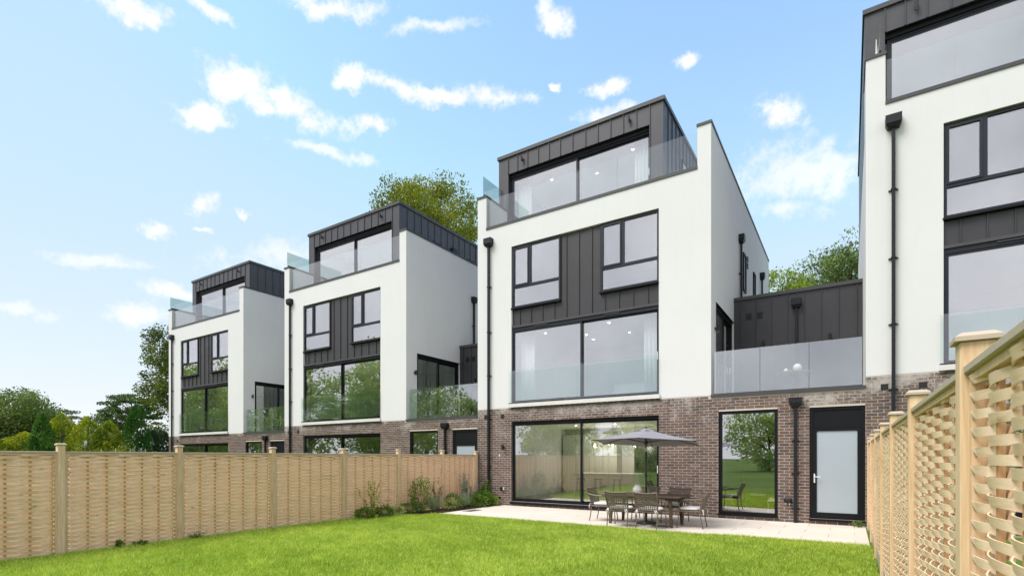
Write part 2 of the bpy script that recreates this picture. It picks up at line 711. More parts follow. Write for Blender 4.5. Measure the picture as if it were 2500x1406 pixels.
def patchy(x, y, seed, sc):
    r = np.random.default_rng(seed)
    out = np.zeros(len(x))
    for k in range(7):
        a, ph = r.uniform(0, 2 * math.pi), r.uniform(0, 6.28)
        f = sc * r.uniform(.5, 2.2)
        out += np.sin((x * math.cos(a) + y * math.sin(a)) * f + ph + 1.3 * np.sin(x * f * .6 + k))
    return out / 7


def grass():
    n = 620000
    px = rng.uniform(0.0, 11.15, n)
    py = -3.2 - 12 * rng.uniform(0, 1, n) ** 1.0
    g = LAWN
    keep = in_poly(px, py, g)
    # only what the lens can reach
    keep &= ((px - CAM[0]) * -math.sin(YAW) + (py - CAM[1]) * math.cos(YAW)) > 5.6
    px, py = px[keep], py[keep]
    # ragged overhang over the patio edge and the fence foot
    n = len(px)
    p1 = patchy(px, py, 1, 1.1)
    p2 = patchy(px, py, 2, 4.5)
    h = rng.uniform(.02, .07, n) * (1 + .3 * p2)
    an = rng.uniform(0, 2 * math.pi, n)
    w = rng.uniform(.004, .008, n)
    lean = rng.normal(0, .45, (n, 2)) * h[:, None]
    b = np.stack([px, py, np.zeros(n)], 1)
    dx = np.stack([np.cos(an) * w, np.sin(an) * w, np.zeros(n)], 1)
    tip = b + np.concatenate([lean, h[:, None]], 1)
    V = np.stack([b - dx, b + dx, tip], 1).reshape(-1, 3)
    p3 = patchy(px, py, 3, 30)
    h = h * (1 + .35 * p3)
    t = np.clip(.48 + .28 * p1 + .3 * p2 + .4 * p3 + rng.normal(0, .33, n), 0, 1)[:, None]
    c = np.array([.225, .37, .028]) * (1 - t) + np.array([.62, .72, .15]) * t
    dry = rng.uniform(0, 1, n) < .05
    c[dry] = np.array([.55, .52, .2]) * rng.uniform(.7, 1.1, (dry.sum(), 1))
    # a ragged fringe leaning over the edge of the paving
    k = 9000
    ex = rng.uniform(1.0, 11.1, k)
    ey = np.interp(ex, [1.0, 1.3, 3.4, 7.7, 8.1, 8.45, 8.75, 11.13], [-3.55, -3.5, -3.42, -3.5, -3.5, -3.42, -3.36, -3.28]) + rng.normal(0, .018, k) + .03 * patchy(ex, ex * 0, 5, 5)
    eb = np.stack([ex, ey, np.zeros(k)], 1)
    ea = rng.uniform(0, 2 * math.pi, k)
    ew = rng.uniform(.003, .006, k)
    ed = np.stack([np.cos(ea) * ew, np.sin(ea) * ew, np.zeros(k)], 1)
    et = eb + np.stack([rng.normal(0, .025, k), rng.normal(.012, .02, k), rng.uniform(.03, .085, k)], 1)
    V = np.concatenate([V, np.stack([eb - ed, eb + ed, et], 1).reshape(-1, 3)])
    et_ = rng.uniform(0, 1, (k, 1))
    c = np.concatenate([c, np.array([.25, .375, .028]) * (1 - et_) + np.array([.68, .73, .16]) * et_])
    o = bpy.data.objects.new('grass', np_mesh('grass', V, None, 'grass_blade', c, 3))
    link(o)
    tag(o, 'short bright green lawn grass between the two woven fences', 'grass', kind='stuff')


grass()

# ------------------------------------------------------------------ houses
W, PITCH, STEP = 7.72, 11.124, .2162
ZB, ZTC, ZCOP, ZUP, ZHEAD, ZSILL, ZTRIM, ZSL = 3.241, 3.205, 9.356, 10.493, 8.579, 6.534, 5.878, 3.362
XCL, XCR, XO, XP, XW1, XW2 = .368, 7.367, 1.388, 6.32, 3.193, 4.536
YQ, YZ, DEPTH = 1.293, 3.265, 11.77
XQ, ZPT, ZPO = 6.06, 12.568, 11.85
# openings in the brick storey: x0, x1, z0, z1
G_SL, G_WI, G_DO = (XO, XP, .14, 2.781), (7.909, 9.308, .11, 2.8), (9.995, 11.112, .125, 2.797)

BRICK_COLS = [(0.189, 0.133, 0.109), (0.172, 0.123, 0.104), (0.217, 0.158, 0.128), (0.149, 0.111, 0.1), (0.126, 0.103, 0.097), (0.24, 0.173, 0.14), (0.178, 0.139, 0.12), (0.103, 0.089, 0.088), (0.206, 0.13, 0.1), (0.258, 0.192, 0.156), (0.155, 0.119, 0.105), (0.189, 0.148, 0.132)]
brick_meshes = {}


def brick_mesh(w, h, ci):
    k = (round(w, 3), round(h, 3), ci)
    if k not in brick_meshes:
        m = MB().box(0, w, 0, .035, 0, h).mesh('brick', 'brick')
        a = m.color_attributes.new('Col', 'FLOAT_COLOR', 'POINT')
        a.data.foreach_set('color', np.tile(np.array([*BRICK_COLS[ci], 1], np.float32), 8))
        brick_meshes[k] = m
    return brick_meshes[k]


def brickwork(house, ox, oz, x_end, holes, ztop, zbot, nparts):
    """one mortar wall with proud bricks; the nearest bricks are single objects, the rest one mesh"""
    xs = sorted({0, x_end, *[h[0] for h in holes], *[h[1] for h in holes]})
    m = MB()
    for a, b in zip(xs[:-1], xs[1:]):
        seg = sorted((h[2], h[3]) for h in holes if h[0] <= a + 1e-6 and h[1] >= b - 1e-6)
        z = -.3
        top = ztop(.5 * (a + b))
        for z0, z1 in seg:
            m.box(a, b, .004, .3, z, z0)
            z = z1
        m.box(a, b, .004, .3, z, top)
    wall = m.build('brick_wall', 'mortar', house)
    rects = []
    r = 0
    z = zbot
    while z < 3.24:
        x = -.1125 if r % 2 else 0.0
        while x < x_end:
            a, b = max(x + .0065, .002), min(x + .2185, x_end - .002)
            z1 = z + .0625
            pieces = [(a, b)]
            for h in holes:
                if h[2] < z1 - .012 and h[3] > z + .012:
                    np_ = []
                    for p, q in pieces:
                        if q <= h[0] or p >= h[1]:
                            np_.append((p, q))
                        else:
                            if p < h[0] - .006:
                                np_.append((p, h[0]))
                            if q > h[1] + .006:
                                np_.append((h[1], q))
                    pieces = np_
            for p, q in pieces:
                t = ztop(.5 * (p + q))
                if q - p > .006 and z1 <= t + .03:
                    rects.append((p, q, z, min(z1, t)))
            x += .225
        z += .075
        r += 1
    rs = random.Random(int(ox * 10) + 5)
    key = lambda t: ((t[0] + ox - CAM[0]) ** 2 + CAM[1] ** 2 + (t[2] + oz - CAM[2]) ** 2) / max(t[1] - t[0], .02)
    rects.sort(key=key)
    for p, q, z0, z1 in rects[:nparts]:
        o = bpy.data.objects.new('brick', brick_mesh(q - p, z1 - z0, rs.randrange(len(BRICK_COLS))))
        o.location = (p, rs.uniform(-.003, .0015), z0)
        link(o, wall)
    V, C = [], []
    q6 = [(0, 3, 2, 1), (4, 5, 6, 7), (0, 1, 5, 4), (1, 2, 6, 5), (2, 3, 7, 6), (3, 0, 4, 7)]
    for p, q, z0, z1 in rects[nparts:]:
        y0 = rs.uniform(-.003, .0015)
        c8 = [(p, y0, z0), (q, y0, z0), (q, y0 + .035, z0), (p, y0 + .035, z0), (p, y0, z1), (q, y0, z1), (q, y0 + .035, z1), (p, y0 + .035, z1)]
        for f in q6:
            V += [c8[i] for i in f]
        C += [BRICK_COLS[rs.randrange(len(BRICK_COLS))]] * 6
    o = bpy.data.objects.new('brickwork', np_mesh('brickwork', np.array(V), None, 'brick', np.array(C)))
    link(o, wall)
    tag(o, kind='stuff')
    return wall


def pane(x0, x1, y, z0, z1, parent, mat='window_glass', fn=None, flip=False, t=.012, name='pane'):
    return MB(fn, flip).box(x0, x1, y, y + t, z0, z1).build(name, mat, parent)


def frame_bars(m, x0, x1, z0, z1, w, y0, y1):
    m.box(x0, x1, y0, y1, z0, z0 + w)
    m.box(x0, x1, y0, y1, z1 - w, z1)
    m.box(x0, x0 + w, y0, y1, z0 + w, z1 - w)
    m.box(x1 - w, x1, y0, y1, z0 + w, z1 - w)


def slider(house, x0, x1, z0, z1, y, mat, fn=None, flip=False, head=.1, gl='window_glass'):
    """two-leaf sliding door: the left leaf stands 40 mm further out"""
    m = MB(fn, flip)
    w = .055
    xm = .5 * (x0 + x1)
    m.box(x0, x1, y, y + .14, z1 - head * .55, z1)
    m.box(x0, x1, y, y + .14, z0, z0 + .05)
    m.box(x0, x0 + .04, y, y + .14, z0 + .05, z1 - head * .55)
    m.box(x1 - .04, x1, y, y + .14, z0 + .05, z1 - head * .55)
    frame_bars(m, x0 + .04, xm + .07, z0 + .05, z1 - head * .55, w, y + .015, y + .065)
    frame_bars(m, xm - .01, x1 - .04, z0 + .05, z1 - head * .55, w, y + .075, y + .125)
    d = m.build('sliding_door', mat, house)
    pane(x0 + .04 + w, xm + .07 - w, y + .03, z0 + .05 + w, z1 - head * .55 - w, d, gl, fn, flip)
    pane(xm - .01 + w, x1 - .04 - w, y + .09, z0 + .05 + w, z1 - head * .55 - w, d, gl, fn, flip)
    hx = x1 - .065
    MB(fn, flip).cbox(hx - .014, hx + .014, y + .04, y + .074, z0 + 1.0, z0 + 1.22, .006).build('handle', 'white_plastic', d)
    return d


def casement(house, x0, x1, z0, z1, y, mull, transom):
    m = MB()
    frame_bars(m, x0, x1, z0, z1, .06, y, y + .09)
    m.box(x0 + .06, x1 - .06, y + .002, y + .09, transom - .04, transom + .04)
    m.box(mull - .045, mull + .045, y + .004, y + .088, transom + .04, z1 - .06)
    # opening light: a proud sash in the narrow left field
    frame_bars(m, x0 + .052, mull - .035, transom + .032, z1 - .052, .045, y - .014, y + .03)
    w = m.build('window', 'grey_frame', house)
    pane(x0 + .1, mull - .08, y + .02, transom + .078, z1 - .1, w)
    pane(mull + .045, x1 - .06, y + .035, transom + .04, z1 - .06, w)
    pane(x0 + .06, x1 - .06, y + .036, z0 + .06, transom - .04, w)
    s = MB().box(x0 - .02, x1 + .004, y - .065, y + .05, z0 - .045, z0 - .002)
    s.build('sill', 'black_frame', w)
    return w


def zinc_panel(parent, boxes, ribx, y, mat, fn=None, flip=False, rz=None):
    m = MB(fn, flip)
    for x0, x1, z0, z1 in boxes:
        m.box(x0 + .002, x1 - .002, y, y + .02, z0, z1)
    if ribx is not None:
        z0, z1 = rz if rz else (boxes[0][2], boxes[0][3])
        m.box(ribx - .009, ribx + .009, y - .028, y + .001, z0 + .001, z1 - .001)
    return m.build('zinc_panel', mat, parent)


def wall_light(house, x, y, z, fn=None, flip=False, name='wall_light'):
    m = MB(fn, flip)
    m.box(x - .03, x + .03, y - .02, y, z - .04, z + .04)
    m.box(x - .012, x + .012, y - .06, y - .02, z - .012, z + .012)
    k = 10
    for zz in (0,):
        vs = []
        for s in (-.09, .09):
            for i in range(k):
                a = 2 * math.pi * i / k
                vs.append((x + .035 * math.cos(a), y - .085 + .035 * math.sin(a), z + s))
        fs = [tuple(range(k))[::-1], tuple(range(k, 2 * k))] + [(i, (i + 1) % k, (i + 1) % k + k, i + k) for i in range(k)]
        m.add(vs, fs)
    o = m.build(name, 'black_plastic', house)
    g = MB(fn, flip)
    vs = [(x + .026 * math.cos(2 * math.pi * i / 8), y - .085 + .026 * math.sin(2 * math.pi * i / 8), z - .094) for i in range(8)]
    vs += [(p[0], p[1], z - .089) for p in vs]
    g.add(vs, [tuple(range(8))[::-1], tuple(range(8, 16))] + [(i, (i + 1) % 8, (i + 1) % 8 + 8, i + 8) for i in range(8)])
    g.build('lens', 'white_plastic', o)


def downpipe(house, x, ztop, zbot, hw, hh, hd, brackets, y=0, fn=None, flip=False, off=0):
    m = MB(fn, flip)
    r = .034
    m.box(x - r, x + r, y - .105, y - .105 + 2 * r, zbot, ztop + .02)
    o = m.build('downpipe', 'black_pipe', house)
    h = MB(fn, flip)
    x0, x1 = x + off - hw / 2, x + off + hw / 2
    c = .04
    h.add([(x0 + c, y - hd + c, ztop), (x1 - c, y - hd + c, ztop), (x1 - c, y - .002, ztop), (x0 + c, y - .002, ztop),
           (x0, y - hd, ztop + .09), (x1, y - hd, ztop + .09), (x1, y - .002, ztop + .09), (x0, y - .002, ztop + .09),
           (x0, y - hd, ztop + hh), (x1, y - hd, ztop + hh), (x1, y - .002, ztop + hh), (x0, y - .002, ztop + hh)],
          [(3, 2, 1, 0), (8, 9, 10, 11)] + [(a + i, a + (i + 1) % 4, a + 4 + (i + 1) % 4, a + 4 + i) for a in (0, 4) for i in range(4)])
    h.build('hopper', 'black_pipe', o)
    for z in brackets:
        b = MB(fn, flip)
        b.box(x - .052, x + .052, y - .112, y - .03, z - .014, z + .014)
        b.box(x - .09, x + .09, y - .035, y - .002, z - .011, z + .011)
        b.build('bracket', 'black_pipe', o)
    return o


def curtain(x0, x1, y, z0, z1, label, amp=.035, wave=.11):
    n = max(8, int((x1 - x0) / wave * 8))
    m = MB()
    vs, fs = [], []
    for j, z in enumerate((z0, z1)):
        for i in range(n + 1):
            x = x0 + (x1 - x0) * i / n
            k = 1.0 if j == 0 else .7
            vs.append((x, y + k * amp * math.sin(2 * math.pi * (x - x0) / wave + .6 * math.sin(x * 9)), z))
    for i in range(n):
        fs.append((i, i + 1, n + 2 + i, n + 1 + i))
    m.add(vs, fs)
    o = m.build('curtain', 'curtain_fabric', None, True)
    md = o.modifiers.new('solid', 'SOLIDIFY')
    md.thickness = .006
    return tag(o, label, 'curtain', 'white curtains behind the house windows')


def side_map(x):
    return lambda a, b, c: (x - b, a, c)      # wall facing +X: a runs along Y, b inward


def house(ox, oz, label, link_on, nbrick, lights, full=True):
    h = empty('terraced_house', (ox, 0, oz), label=label, cat='house', group='white rendered houses in the terrace')
    hid = []
    # ---- brick storey
    xe = PITCH if link_on else W
    holes = [G_SL] + ([G_WI, G_DO] if link_on else [])
    brickwork(h, ox, oz, xe, holes, lambda x: ZB if x < W else ZTC - .03, -.15 if oz <= 0 else -.225, nbrick)
    # ---- rendered shell
    m = MB()
    m.box(0, XO, 0, .3, ZB, ZCOP)
    m.box(XP, W, 0, .3, ZB, ZCOP)
    m.box(XO, XP, 0, .3, ZHEAD, ZCOP)
    m.box(0, XCL, 0, YQ, ZCOP, ZUP)
    m.box(XCR, W, 0, DEPTH, ZCOP, ZUP)
    m.box(0, .3, .3, DEPTH, ZB - .3, ZCOP)
    m.box(.3, W - .3, DEPTH - .3, DEPTH, -.3, ZCOP)
    y0, y1, zt = .593, YZ, 5.887
    if link_on:
        m.box(W - .3, W, .3, y0, ZB - .3, ZCOP)
        m.box(W - .3, W, y0, y1, zt, ZCOP)
        m.box(W - .3, W, y1, DEPTH, ZB - .3, ZCOP)
    else:
        m.box(W - .3, W, .3, DEPTH, ZB - .3, ZCOP)
    m.box(0, .3, .3, DEPTH, -.3, ZB - .3)
    m.box(W - .3, W, .3, DEPTH, -.3, ZB - .3)
    m.build('render_wall', 'white_render', h)
    # ---- floors, ceilings and room walls
    m = MB()
    ym = 6.2
    for z0, z1 in ((2.82, 3.15), (5.93, 6.3), (8.62, 9.3)):
        m.box(.3, W - .3, .3, DEPTH - .3, z0, z1)
    m.box(.3, W - .3, ym, ym + .1, .1, 2.82)
    m.box(.3, W - .3, 4.9, 5.0, 3.15, 5.93)
    m.box(.3, W - .3, 4.4, 4.5, 6.3, 8.62)
    m.box(3.8, 3.92, .3, 4.4, 6.3, 8.62)
    ceil = m.build('room_shell', 'interior_white', h)
    m = MB()
    m.box(.3, xe - .02, .3, ym, -.1, .1)
    m.build('room_floor', 'interior_floor', h)
    dl = lights
    for x, y, z in dl:
        MB().lathe([(.036, 0), (.036, .006)], (x, y, z), 10).build('downlight', 'downlight', ceil)
    # ---- first floor sliding door, sill, juliet glass
    slider(h, XO, XP, ZSL, ZTRIM, .05, 'grey_frame' if oz >= 0 else 'black_frame', head=.2)
    m = MB().box(XO - .08, XP + .04, -.07, .2, ZB + .004, ZSL)
    sill = m.build('concrete_sill', 'concrete_sill', h)
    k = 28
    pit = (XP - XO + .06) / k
    g = MB()  # dark half-round lumps stand in for the shadowed brick ends below the sill
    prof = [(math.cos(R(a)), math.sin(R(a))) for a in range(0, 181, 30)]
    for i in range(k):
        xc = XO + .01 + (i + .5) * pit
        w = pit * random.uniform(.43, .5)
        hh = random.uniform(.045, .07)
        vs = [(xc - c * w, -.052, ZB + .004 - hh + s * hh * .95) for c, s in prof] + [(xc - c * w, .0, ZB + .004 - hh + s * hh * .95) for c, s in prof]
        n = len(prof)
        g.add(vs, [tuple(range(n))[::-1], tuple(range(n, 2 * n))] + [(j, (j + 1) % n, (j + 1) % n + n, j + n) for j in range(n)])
    g.build('sill_shade_scallops', 'scallop_shade', sill)
    bal = MB().box(XO - .07, XP, -.066, -.036, ZSL + .001, ZSL + .03).build('juliet_balustrade', 'grey_frame', h)
    n = 4
    for i in range(n):
        a = XO - .07 + (XP - XO + .07) * i / n
        b = XO - .07 + (XP - XO + .07) * (i + 1) / n
        MB().box(a + .004, b - .004, -.06, -.045, ZSL + .03, ZSL + 1.09).build('glass_panel', 'balustrade_glass', bal)
    # ---- zinc field with two windows
    m = MB().box(XO, XP, .11, .28, ZTRIM + .005, ZHEAD)
    clad = m.build('zinc_cladding', 'dark_zinc', h)
    m = MB().box(XO - .02, XP, .02, .12, ZTRIM - .002, ZTRIM + .065)
    m.build('flashing', 'coping_metal', clad)
    for a, b in ((2.25, 2.75), (4.65, 5.15)):
        MB().box(a, b, .028, .06, ZTRIM - .05, ZTRIM - .03).build('trickle_vent', 'coping_metal', clad)
    seams = [XO, 1.68, 2.11, 2.54, 2.97, 3.395, 3.825, 4.255, 4.685, 5.12, 5.555, 5.99, XP]
    for a, b in zip(seams[:-1], seams[1:]):
        z0 = ZTRIM + .07
        zs = ZSILL - .055
        bx = []
        if b <= XW1 or a >= XW2:
            bx = [(a, b, z0, zs)]
        elif a < XW1 < b:
            bx = [(a, b, z0, zs), (XW1 + .02, b, zs, ZHEAD - .02)]
        elif a < XW2 < b:
            bx = [(a, b, z0, zs), (a, XW2 - .02, zs, ZHEAD - .02)]
        else:
            bx = [(a, b, z0, ZHEAD - .02)]
        rz = (z0, bx[-1][3] if (b > XW1 + .05 and a >= XW1 and a < XW2) else zs)
        zinc_panel(clad, bx, a if a > XO + .1 else None, .088, 'dark_zinc', rz=rz)
    casement(h, XO + .004, XW1, ZSILL, ZHEAD - .02, .045, 2.065, 7.225)
    casement(h, XW2, XP - .004, ZSILL, ZHEAD - .02, .045, 5.235, 7.225)
    # ---- parapet copings
    cp = MB()
    cp.box(XCL - .002, XCR + .002, -.022, .3, ZCOP + .001, ZCOP + .085)
    cp.box(-.025, XCL + .02, -.025, YQ - .03, ZUP, ZUP + .065)
    cp.box(XCR - .02, W + .025, -.025, DEPTH + .02, ZUP, ZUP + .065)
    cp.build('coping', 'coping_metal', h)
    MB().box(XCL, XCR, .3, YQ, 9.3, 9.34).build('terrace_deck', 'interior_floor', h)
    b2 = MB().box(XCL + .002, XCR - .002, .085, .115, ZCOP + .086, ZCOP + .11).build('terrace_balustrade', 'coping_metal', h)
    js = [XCL + .02, 1.58, 2.74, 3.89, 5.05, 6.21, XCR - .005]
    for a, b in zip(js[:-1], js[1:]):
        MB().box(a + .005, b - .005, .09, .107, ZCOP + .11, 10.42).build('glass_panel', 'balustrade_glass', b2)
    rail = MB().box(.235, .29, .0, YQ + .12, ZUP + .066, ZUP + .125).build('privacy_screen', 'black_frame', h)
    MB().box(.255, .272, -.04, YQ - .08, ZUP + .125, 11.215).build('glass_panel', 'screen_glass', rail)
    # ---- penthouse
    yb = DEPTH - 1.6
    m = MB()
    m.box(.0, .42, YQ + .03, YQ + .3, 9.3, 12.45)
    m.box(5.645, XQ - .022, YQ + .03, YQ + .3, 9.3, 12.45)
    m.box(.42, 5.645, YQ + .03, YQ + .3, ZPO + .02, 12.45)
    m.box(XQ - .25, XQ - .022, YQ + .3, yb, 9.3, 12.45)
    m.box(0, .25, YQ + .3, yb, 9.3, 12.45)
    m.box(.25, XQ - .25, yb - .2, yb, 9.3, 12.45)
    ph = m.build('penthouse', 'dark_zinc', h)
    m = MB()
    m.box(.25, XQ - .25, YQ + .3, yb - .2, 11.93, 12.44)
    m.box(.25, XQ - .25, YQ + .3, yb - .2, 9.3, 9.38)
    m.box(.25, XQ - .25, 5.0, 5.1, 9.38, 11.93)
    pc = m.build('penthouse_room', 'interior_white', h)
    for x, y in ((1.5, 2.6), (3.1, 3.1), (4.7, 2.4)) if lights else ():
        MB().lathe([(.036, 0), (.036, .006)], (x, y, 11.922), 10).build('downlight', 'downlight', pc)
    ps = [.0, .42, .82, 1.24, 1.68, 2.11, 2.54, 3.01, 3.48, 3.92, 4.36, 4.79, 5.22, 5.645, XQ]
    for i, (a, b) in enumerate(zip(ps[:-1], ps[1:])):
        full_h = i == 0 or i == len(ps) - 2
        zinc_panel(ph, [(a, b, 9.35 if full_h else ZPO, 12.45)], a if i else None, YQ, 'zinc')
    fn = side_map(XQ)
    yy = YQ + .03
    i = 0
    while yy < yb - .1:
        y2 = min(yy + .44, yb)
        zinc_panel(ph, [(yy, y2, 9.35, 12.45)], yy if i else None, .0, 'zinc', fn, True)
        yy = y2
        i += 1
    m = MB().box(-.04, XQ + .05, YQ - .05, yb + .04, 12.452, ZPT)
    m.build('roof_edge', 'coping_metal', ph)
    m = MB().box(.03, XQ - .02, YQ + .02, yb - .03, ZPT, ZPT + .02)
    m.build('roof', 'coping_metal', ph)
    slider(h, .47, 5.62, 9.40, ZPO - .12, YQ + .14, 'grey_frame', head=.09)
    m = MB().box(.425, 5.64, YQ + .1, YQ + .28, ZPO - .12, ZPO + .018)
    m.build('head_recess', 'black_frame', h)
    for x in (1.03, 4.99):
        wall_light(h, x, YQ, 12.19)
    for y in (3.35, 5.9):      # low slot windows in the penthouse flank
        mm = MB(fn, True)
        frame_bars(mm, y, y + .56, 10.75, 11.62, .05, -.035, .01)
        w = mm.build('window', 'black_frame', h)
        MB(fn, True).box(y + .05, y + .51, -.02, .0, 10.8, 11.57).build('pane', 'cabinet_white', w)  # opaque white, so the lit look of the window is in its colour
    downpipe(h, 4.75, 11.35, 10.4, .3, .34, .2, [], 0, fn, True)
    # ---- front downpipe
    downpipe(h, .51, 8.74, .0 if oz > -.1 else -.05, (.3), .27, .18, [7.37, 5.84, 4.36, 2.9, 1.3])
    # ---- fittings in the brick storey
    MB().box(.965, 1.115, -.006, .03, 2.9, 3.03).build('air_vent', 'black_plastic', h)
    MB().box(.28, .42, -.006, .03, 2.9, 3.04).build('air_vent', 'black_plastic', h)
    MB().box(.72, .97, -.006, .03, .2, .275).build('air_vent', 'black_plastic', h)
    wall_light(h, 1.09, -.004, 1.93)
    sk = MB().cbox(.95, 1.09, -.075, -.004, .5, .62, .02).build('outdoor_socket', 'black_plastic', h)
    MB().box(1.092, 1.112, -.06, -.004, .51, .61).build('socket_flap', 'white_plastic', sk)
    MB().box(.9, .935, -.012, -.003, 1.62, 1.7).build('white_tag', 'white_plastic', h)
    m = MB()
    m.cbox(XO - .03, XP + .03, -.06, .06, .06, .138, .006)
    m.build('door_sill', 'black_frame', h)
    slider(h, XO, XP, .14, 2.781, .05, 'black_frame', head=.16, gl='door_glass')
    # ---- side wall fittings
    fs = side_map(W)
    downpipe(h, 4.2, 8.72, 6.64, .27, .26, .18, [7.7], 0, fs, True)
    if full:
        downpipe(h, 9.1, 8.9, 6.0, .27, .26, .18, [7.6], 0, fs, True)
        for a, b, z0, z1 in ((4.85, 5.4, 7.35, 8.65), (7.15, 7.6, 7.0, 8.65)):
            mm = MB(fs, True)
            frame_bars(mm, a, b, z0, z1, .06, -.05, .01)
            w = mm.build('window', 'black_frame', h)
            MB(fs, True).box(a + .06, b - .06, -.02, -.004, z0 + .06, z1 - .06).build('pane', 'dark_cabinet', w)
        for z in (8.38, 8.62):
            MB(fs, True).box(5.75, 5.95, -.03, -.002, z, z + .17).build('air_vent', 'black_plastic', h)
    if not link_on:
        return h
    # ---- link: single storey brick with a roof terrace and a zinc clad rear wall
    lk = MB()
    lk.box(W, PITCH, .3, YZ + 4, ZTC - .2, ZTC - .031)
    lk.build('terrace_slab', 'concrete_sill', h)
    MB().box(W + .003, PITCH - .003, .3, YZ + .05, ZTC - .03, ZTC + .0).build('terrace_deck', 'interior_floor', h)
    c = MB().box(W - .004, PITCH - .004, -.03, .3, ZTC - .029, ZTC + .05)
    c.build('coping', 'coping_metal', h)
    c = MB().box(W + .06, PITCH - .065, .08, .125, ZTC + .051, ZTC + .08).build('terrace_balustrade', 'coping_metal', h)
    js = [W + .06, 8.89, 9.98, PITCH - .065]
    for a, b in zip(js[:-1], js[1:]):
        MB().box(a + .005, b - .005, .094, .112, ZTC + .08, 4.4).build('glass_panel', 'link_glass' if 'link_glass' in MATS else 'balustrade_glass', c)
    bk = MB().box(W, PITCH, YZ + .022, YZ + 4, ZTC - .03, 6.54).build('zinc_cladding', 'dark_zinc', h)
    MB().box(W + .003, PITCH - .003, YZ - .05, YZ + 4, 6.541, 6.642).build('coping', 'coping_metal', h)
    sm = [W, 7.92, 8.36, 8.8, 9.24, 9.68, 10.115, 10.55, 10.99, PITCH]
    for i, (a, b) in enumerate(zip(sm[:-1], sm[1:])):
        zinc_panel(bk, [(a, b, ZTC + .001, 6.54)], a if i else None, YZ, 'dark_zinc')
    for x in (8.16, 8.47):
        v = MB()
        v.box(x - .085, x + .085, YZ - .012, YZ + .0, 5.915, 6.11)
        vo = v.build('air_vent', 'black_plastic', h)
        for q in range(4):
            MB().box(x - .07, x + .07, YZ - .03, YZ - .013, 5.93 + q * .045, 5.945 + q * .045).build('slat', 'black_plastic', vo)
    downpipe(h, 9.47, 6.06, ZTC, .26, .28, .18, [4.8], YZ)
    for x in (8.575, 10.335):
        wall_light(h, x, YZ, 5.09)
    wall_light(h, .45, 0, 5.1, fs, True)
    slider(h, .62, YZ - .04, ZTC + .03, 5.86, .05, 'black_frame', fs, True, head=.2)
    MB(fs, True).box(.596, YZ, .001, .2, 5.86, 5.886).build('head_recess', 'black_frame', h)
    # ground floor of the link
    downpipe(h, 9.7, 2.83, .0, .27, .22, .17, [2.0, 1.2, .35])
    sk = MB().cbox(9.45, 9.62, -.08, -.004, .46, .6, .025).build('outdoor_socket', 'black_plastic', h)
    for x in (9.49, 9.57):
        MB().lathe([(.016, 0), (.016, .02)], (x, -.05, .442), 8).build('spot_bulb', 'white_plastic', sk)
    x0, x1, z0, z1 = G_WI
    m = MB()
    frame_bars(m, x0 + .002, x1 - .002, z0 + .002, z1 - .002, .075, .03, .12)
    m.box(x0 - .02, x1 + .02, -.035, .03, z0 - .035, z0 + .0)
    w = m.build('window', 'black_frame', h)
    pane(x0 + .077, x1 - .077, .07, z0 + .077, z1 - .077, w)
    x0, x1, z0, z1 = G_DO
    m = MB()
    frame_bars(m, x0 + .002, x1 - .002, z0 + .002, z1 - .002, .07, .03, .12)
    m.box(x0 + .072, x1 - .072, .05, .11, 2.33, z1 - .072)
    m.box(x0 + .072, x1 - .072, .035, .115, 2.3, 2.33)
    frame_bars(m, x0 + .075, x1 - .075, z0 + .075, 2.297, .075, .04, .1)
    d = m.build('door', 'black_frame', h)
    MB().box(x0 + .15, x1 - .15, .06, .075, z0 + .15, 2.222).build('pane', 'frosted_glass', d)
    m = MB()
    m.cbox(x0 + .088, x0 + .118, .02, .042, .98, 1.2, .006)
    m.cbox(x0 + .09, x0 + .23, -.03, -.012, 1.115, 1.135, .005)
    m.box(x0 + .094, x0 + .112, -.02, .02, 1.116, 1.134)
    m.build('handle', 'white_plastic', d)
    m = MB()
    m.cbox(x0 - .01, x1 + .008, -.05, .04, .07, .124, .006)
    m.build('door_sill', 'black_frame', h)
    # room behind the link windows
    m = MB()
    m.box(W, PITCH, 5.0, 5.1, .1, ZTC - .2)
    m.box(9.7, 9.8, .3, 5.0, .1, ZTC - .2)
    m.box(PITCH - .1, PITCH, .3, 5.0, -.1, ZTC - .2)
    m.build('link_room', 'interior_green', h)
    return h


m_glass('link_glass', (.86, .93, .925), .2)
LM = [(x, y, 2.812) for x in (2, 3.6, 5.2, 6.4) for y in (1.6, 3.6)] + [(1.9, 1.4, 5.922), (3.0, 2.4, 5.922), (2.9, 3.2, 5.922), (4.3, 1.3, 5.922), (4.4, 2.9, 5.922), (5.5, 1.9, 5.922)] + \
     [(2.9, 1.5, 8.612), (5.1, .9, 8.612), (5.6, 1.5, 8.612), (6.2, 2.2, 8.612), (6.5, 3.2, 8.612)]
house(-2 * PITCH, -2 * STEP, 'leftmost and farthest of the white houses with dark zinc top storey', True, 300, [])
house(-PITCH, -STEP, 'white house second from the left, green glass balconies, large tree rising behind its roof', True, 300, [])
house(0, 0, 'white house behind the patio with the grey parasol in front of its wide glass doors', True, 300, LM)
house(PITCH, STEP, 'white house cut off by the right picture edge, above the near fence', False, 300, [], True)

# ------------------------------------------------------------------ woven fences
PW = 1.83
SLAT_L = PW - .08


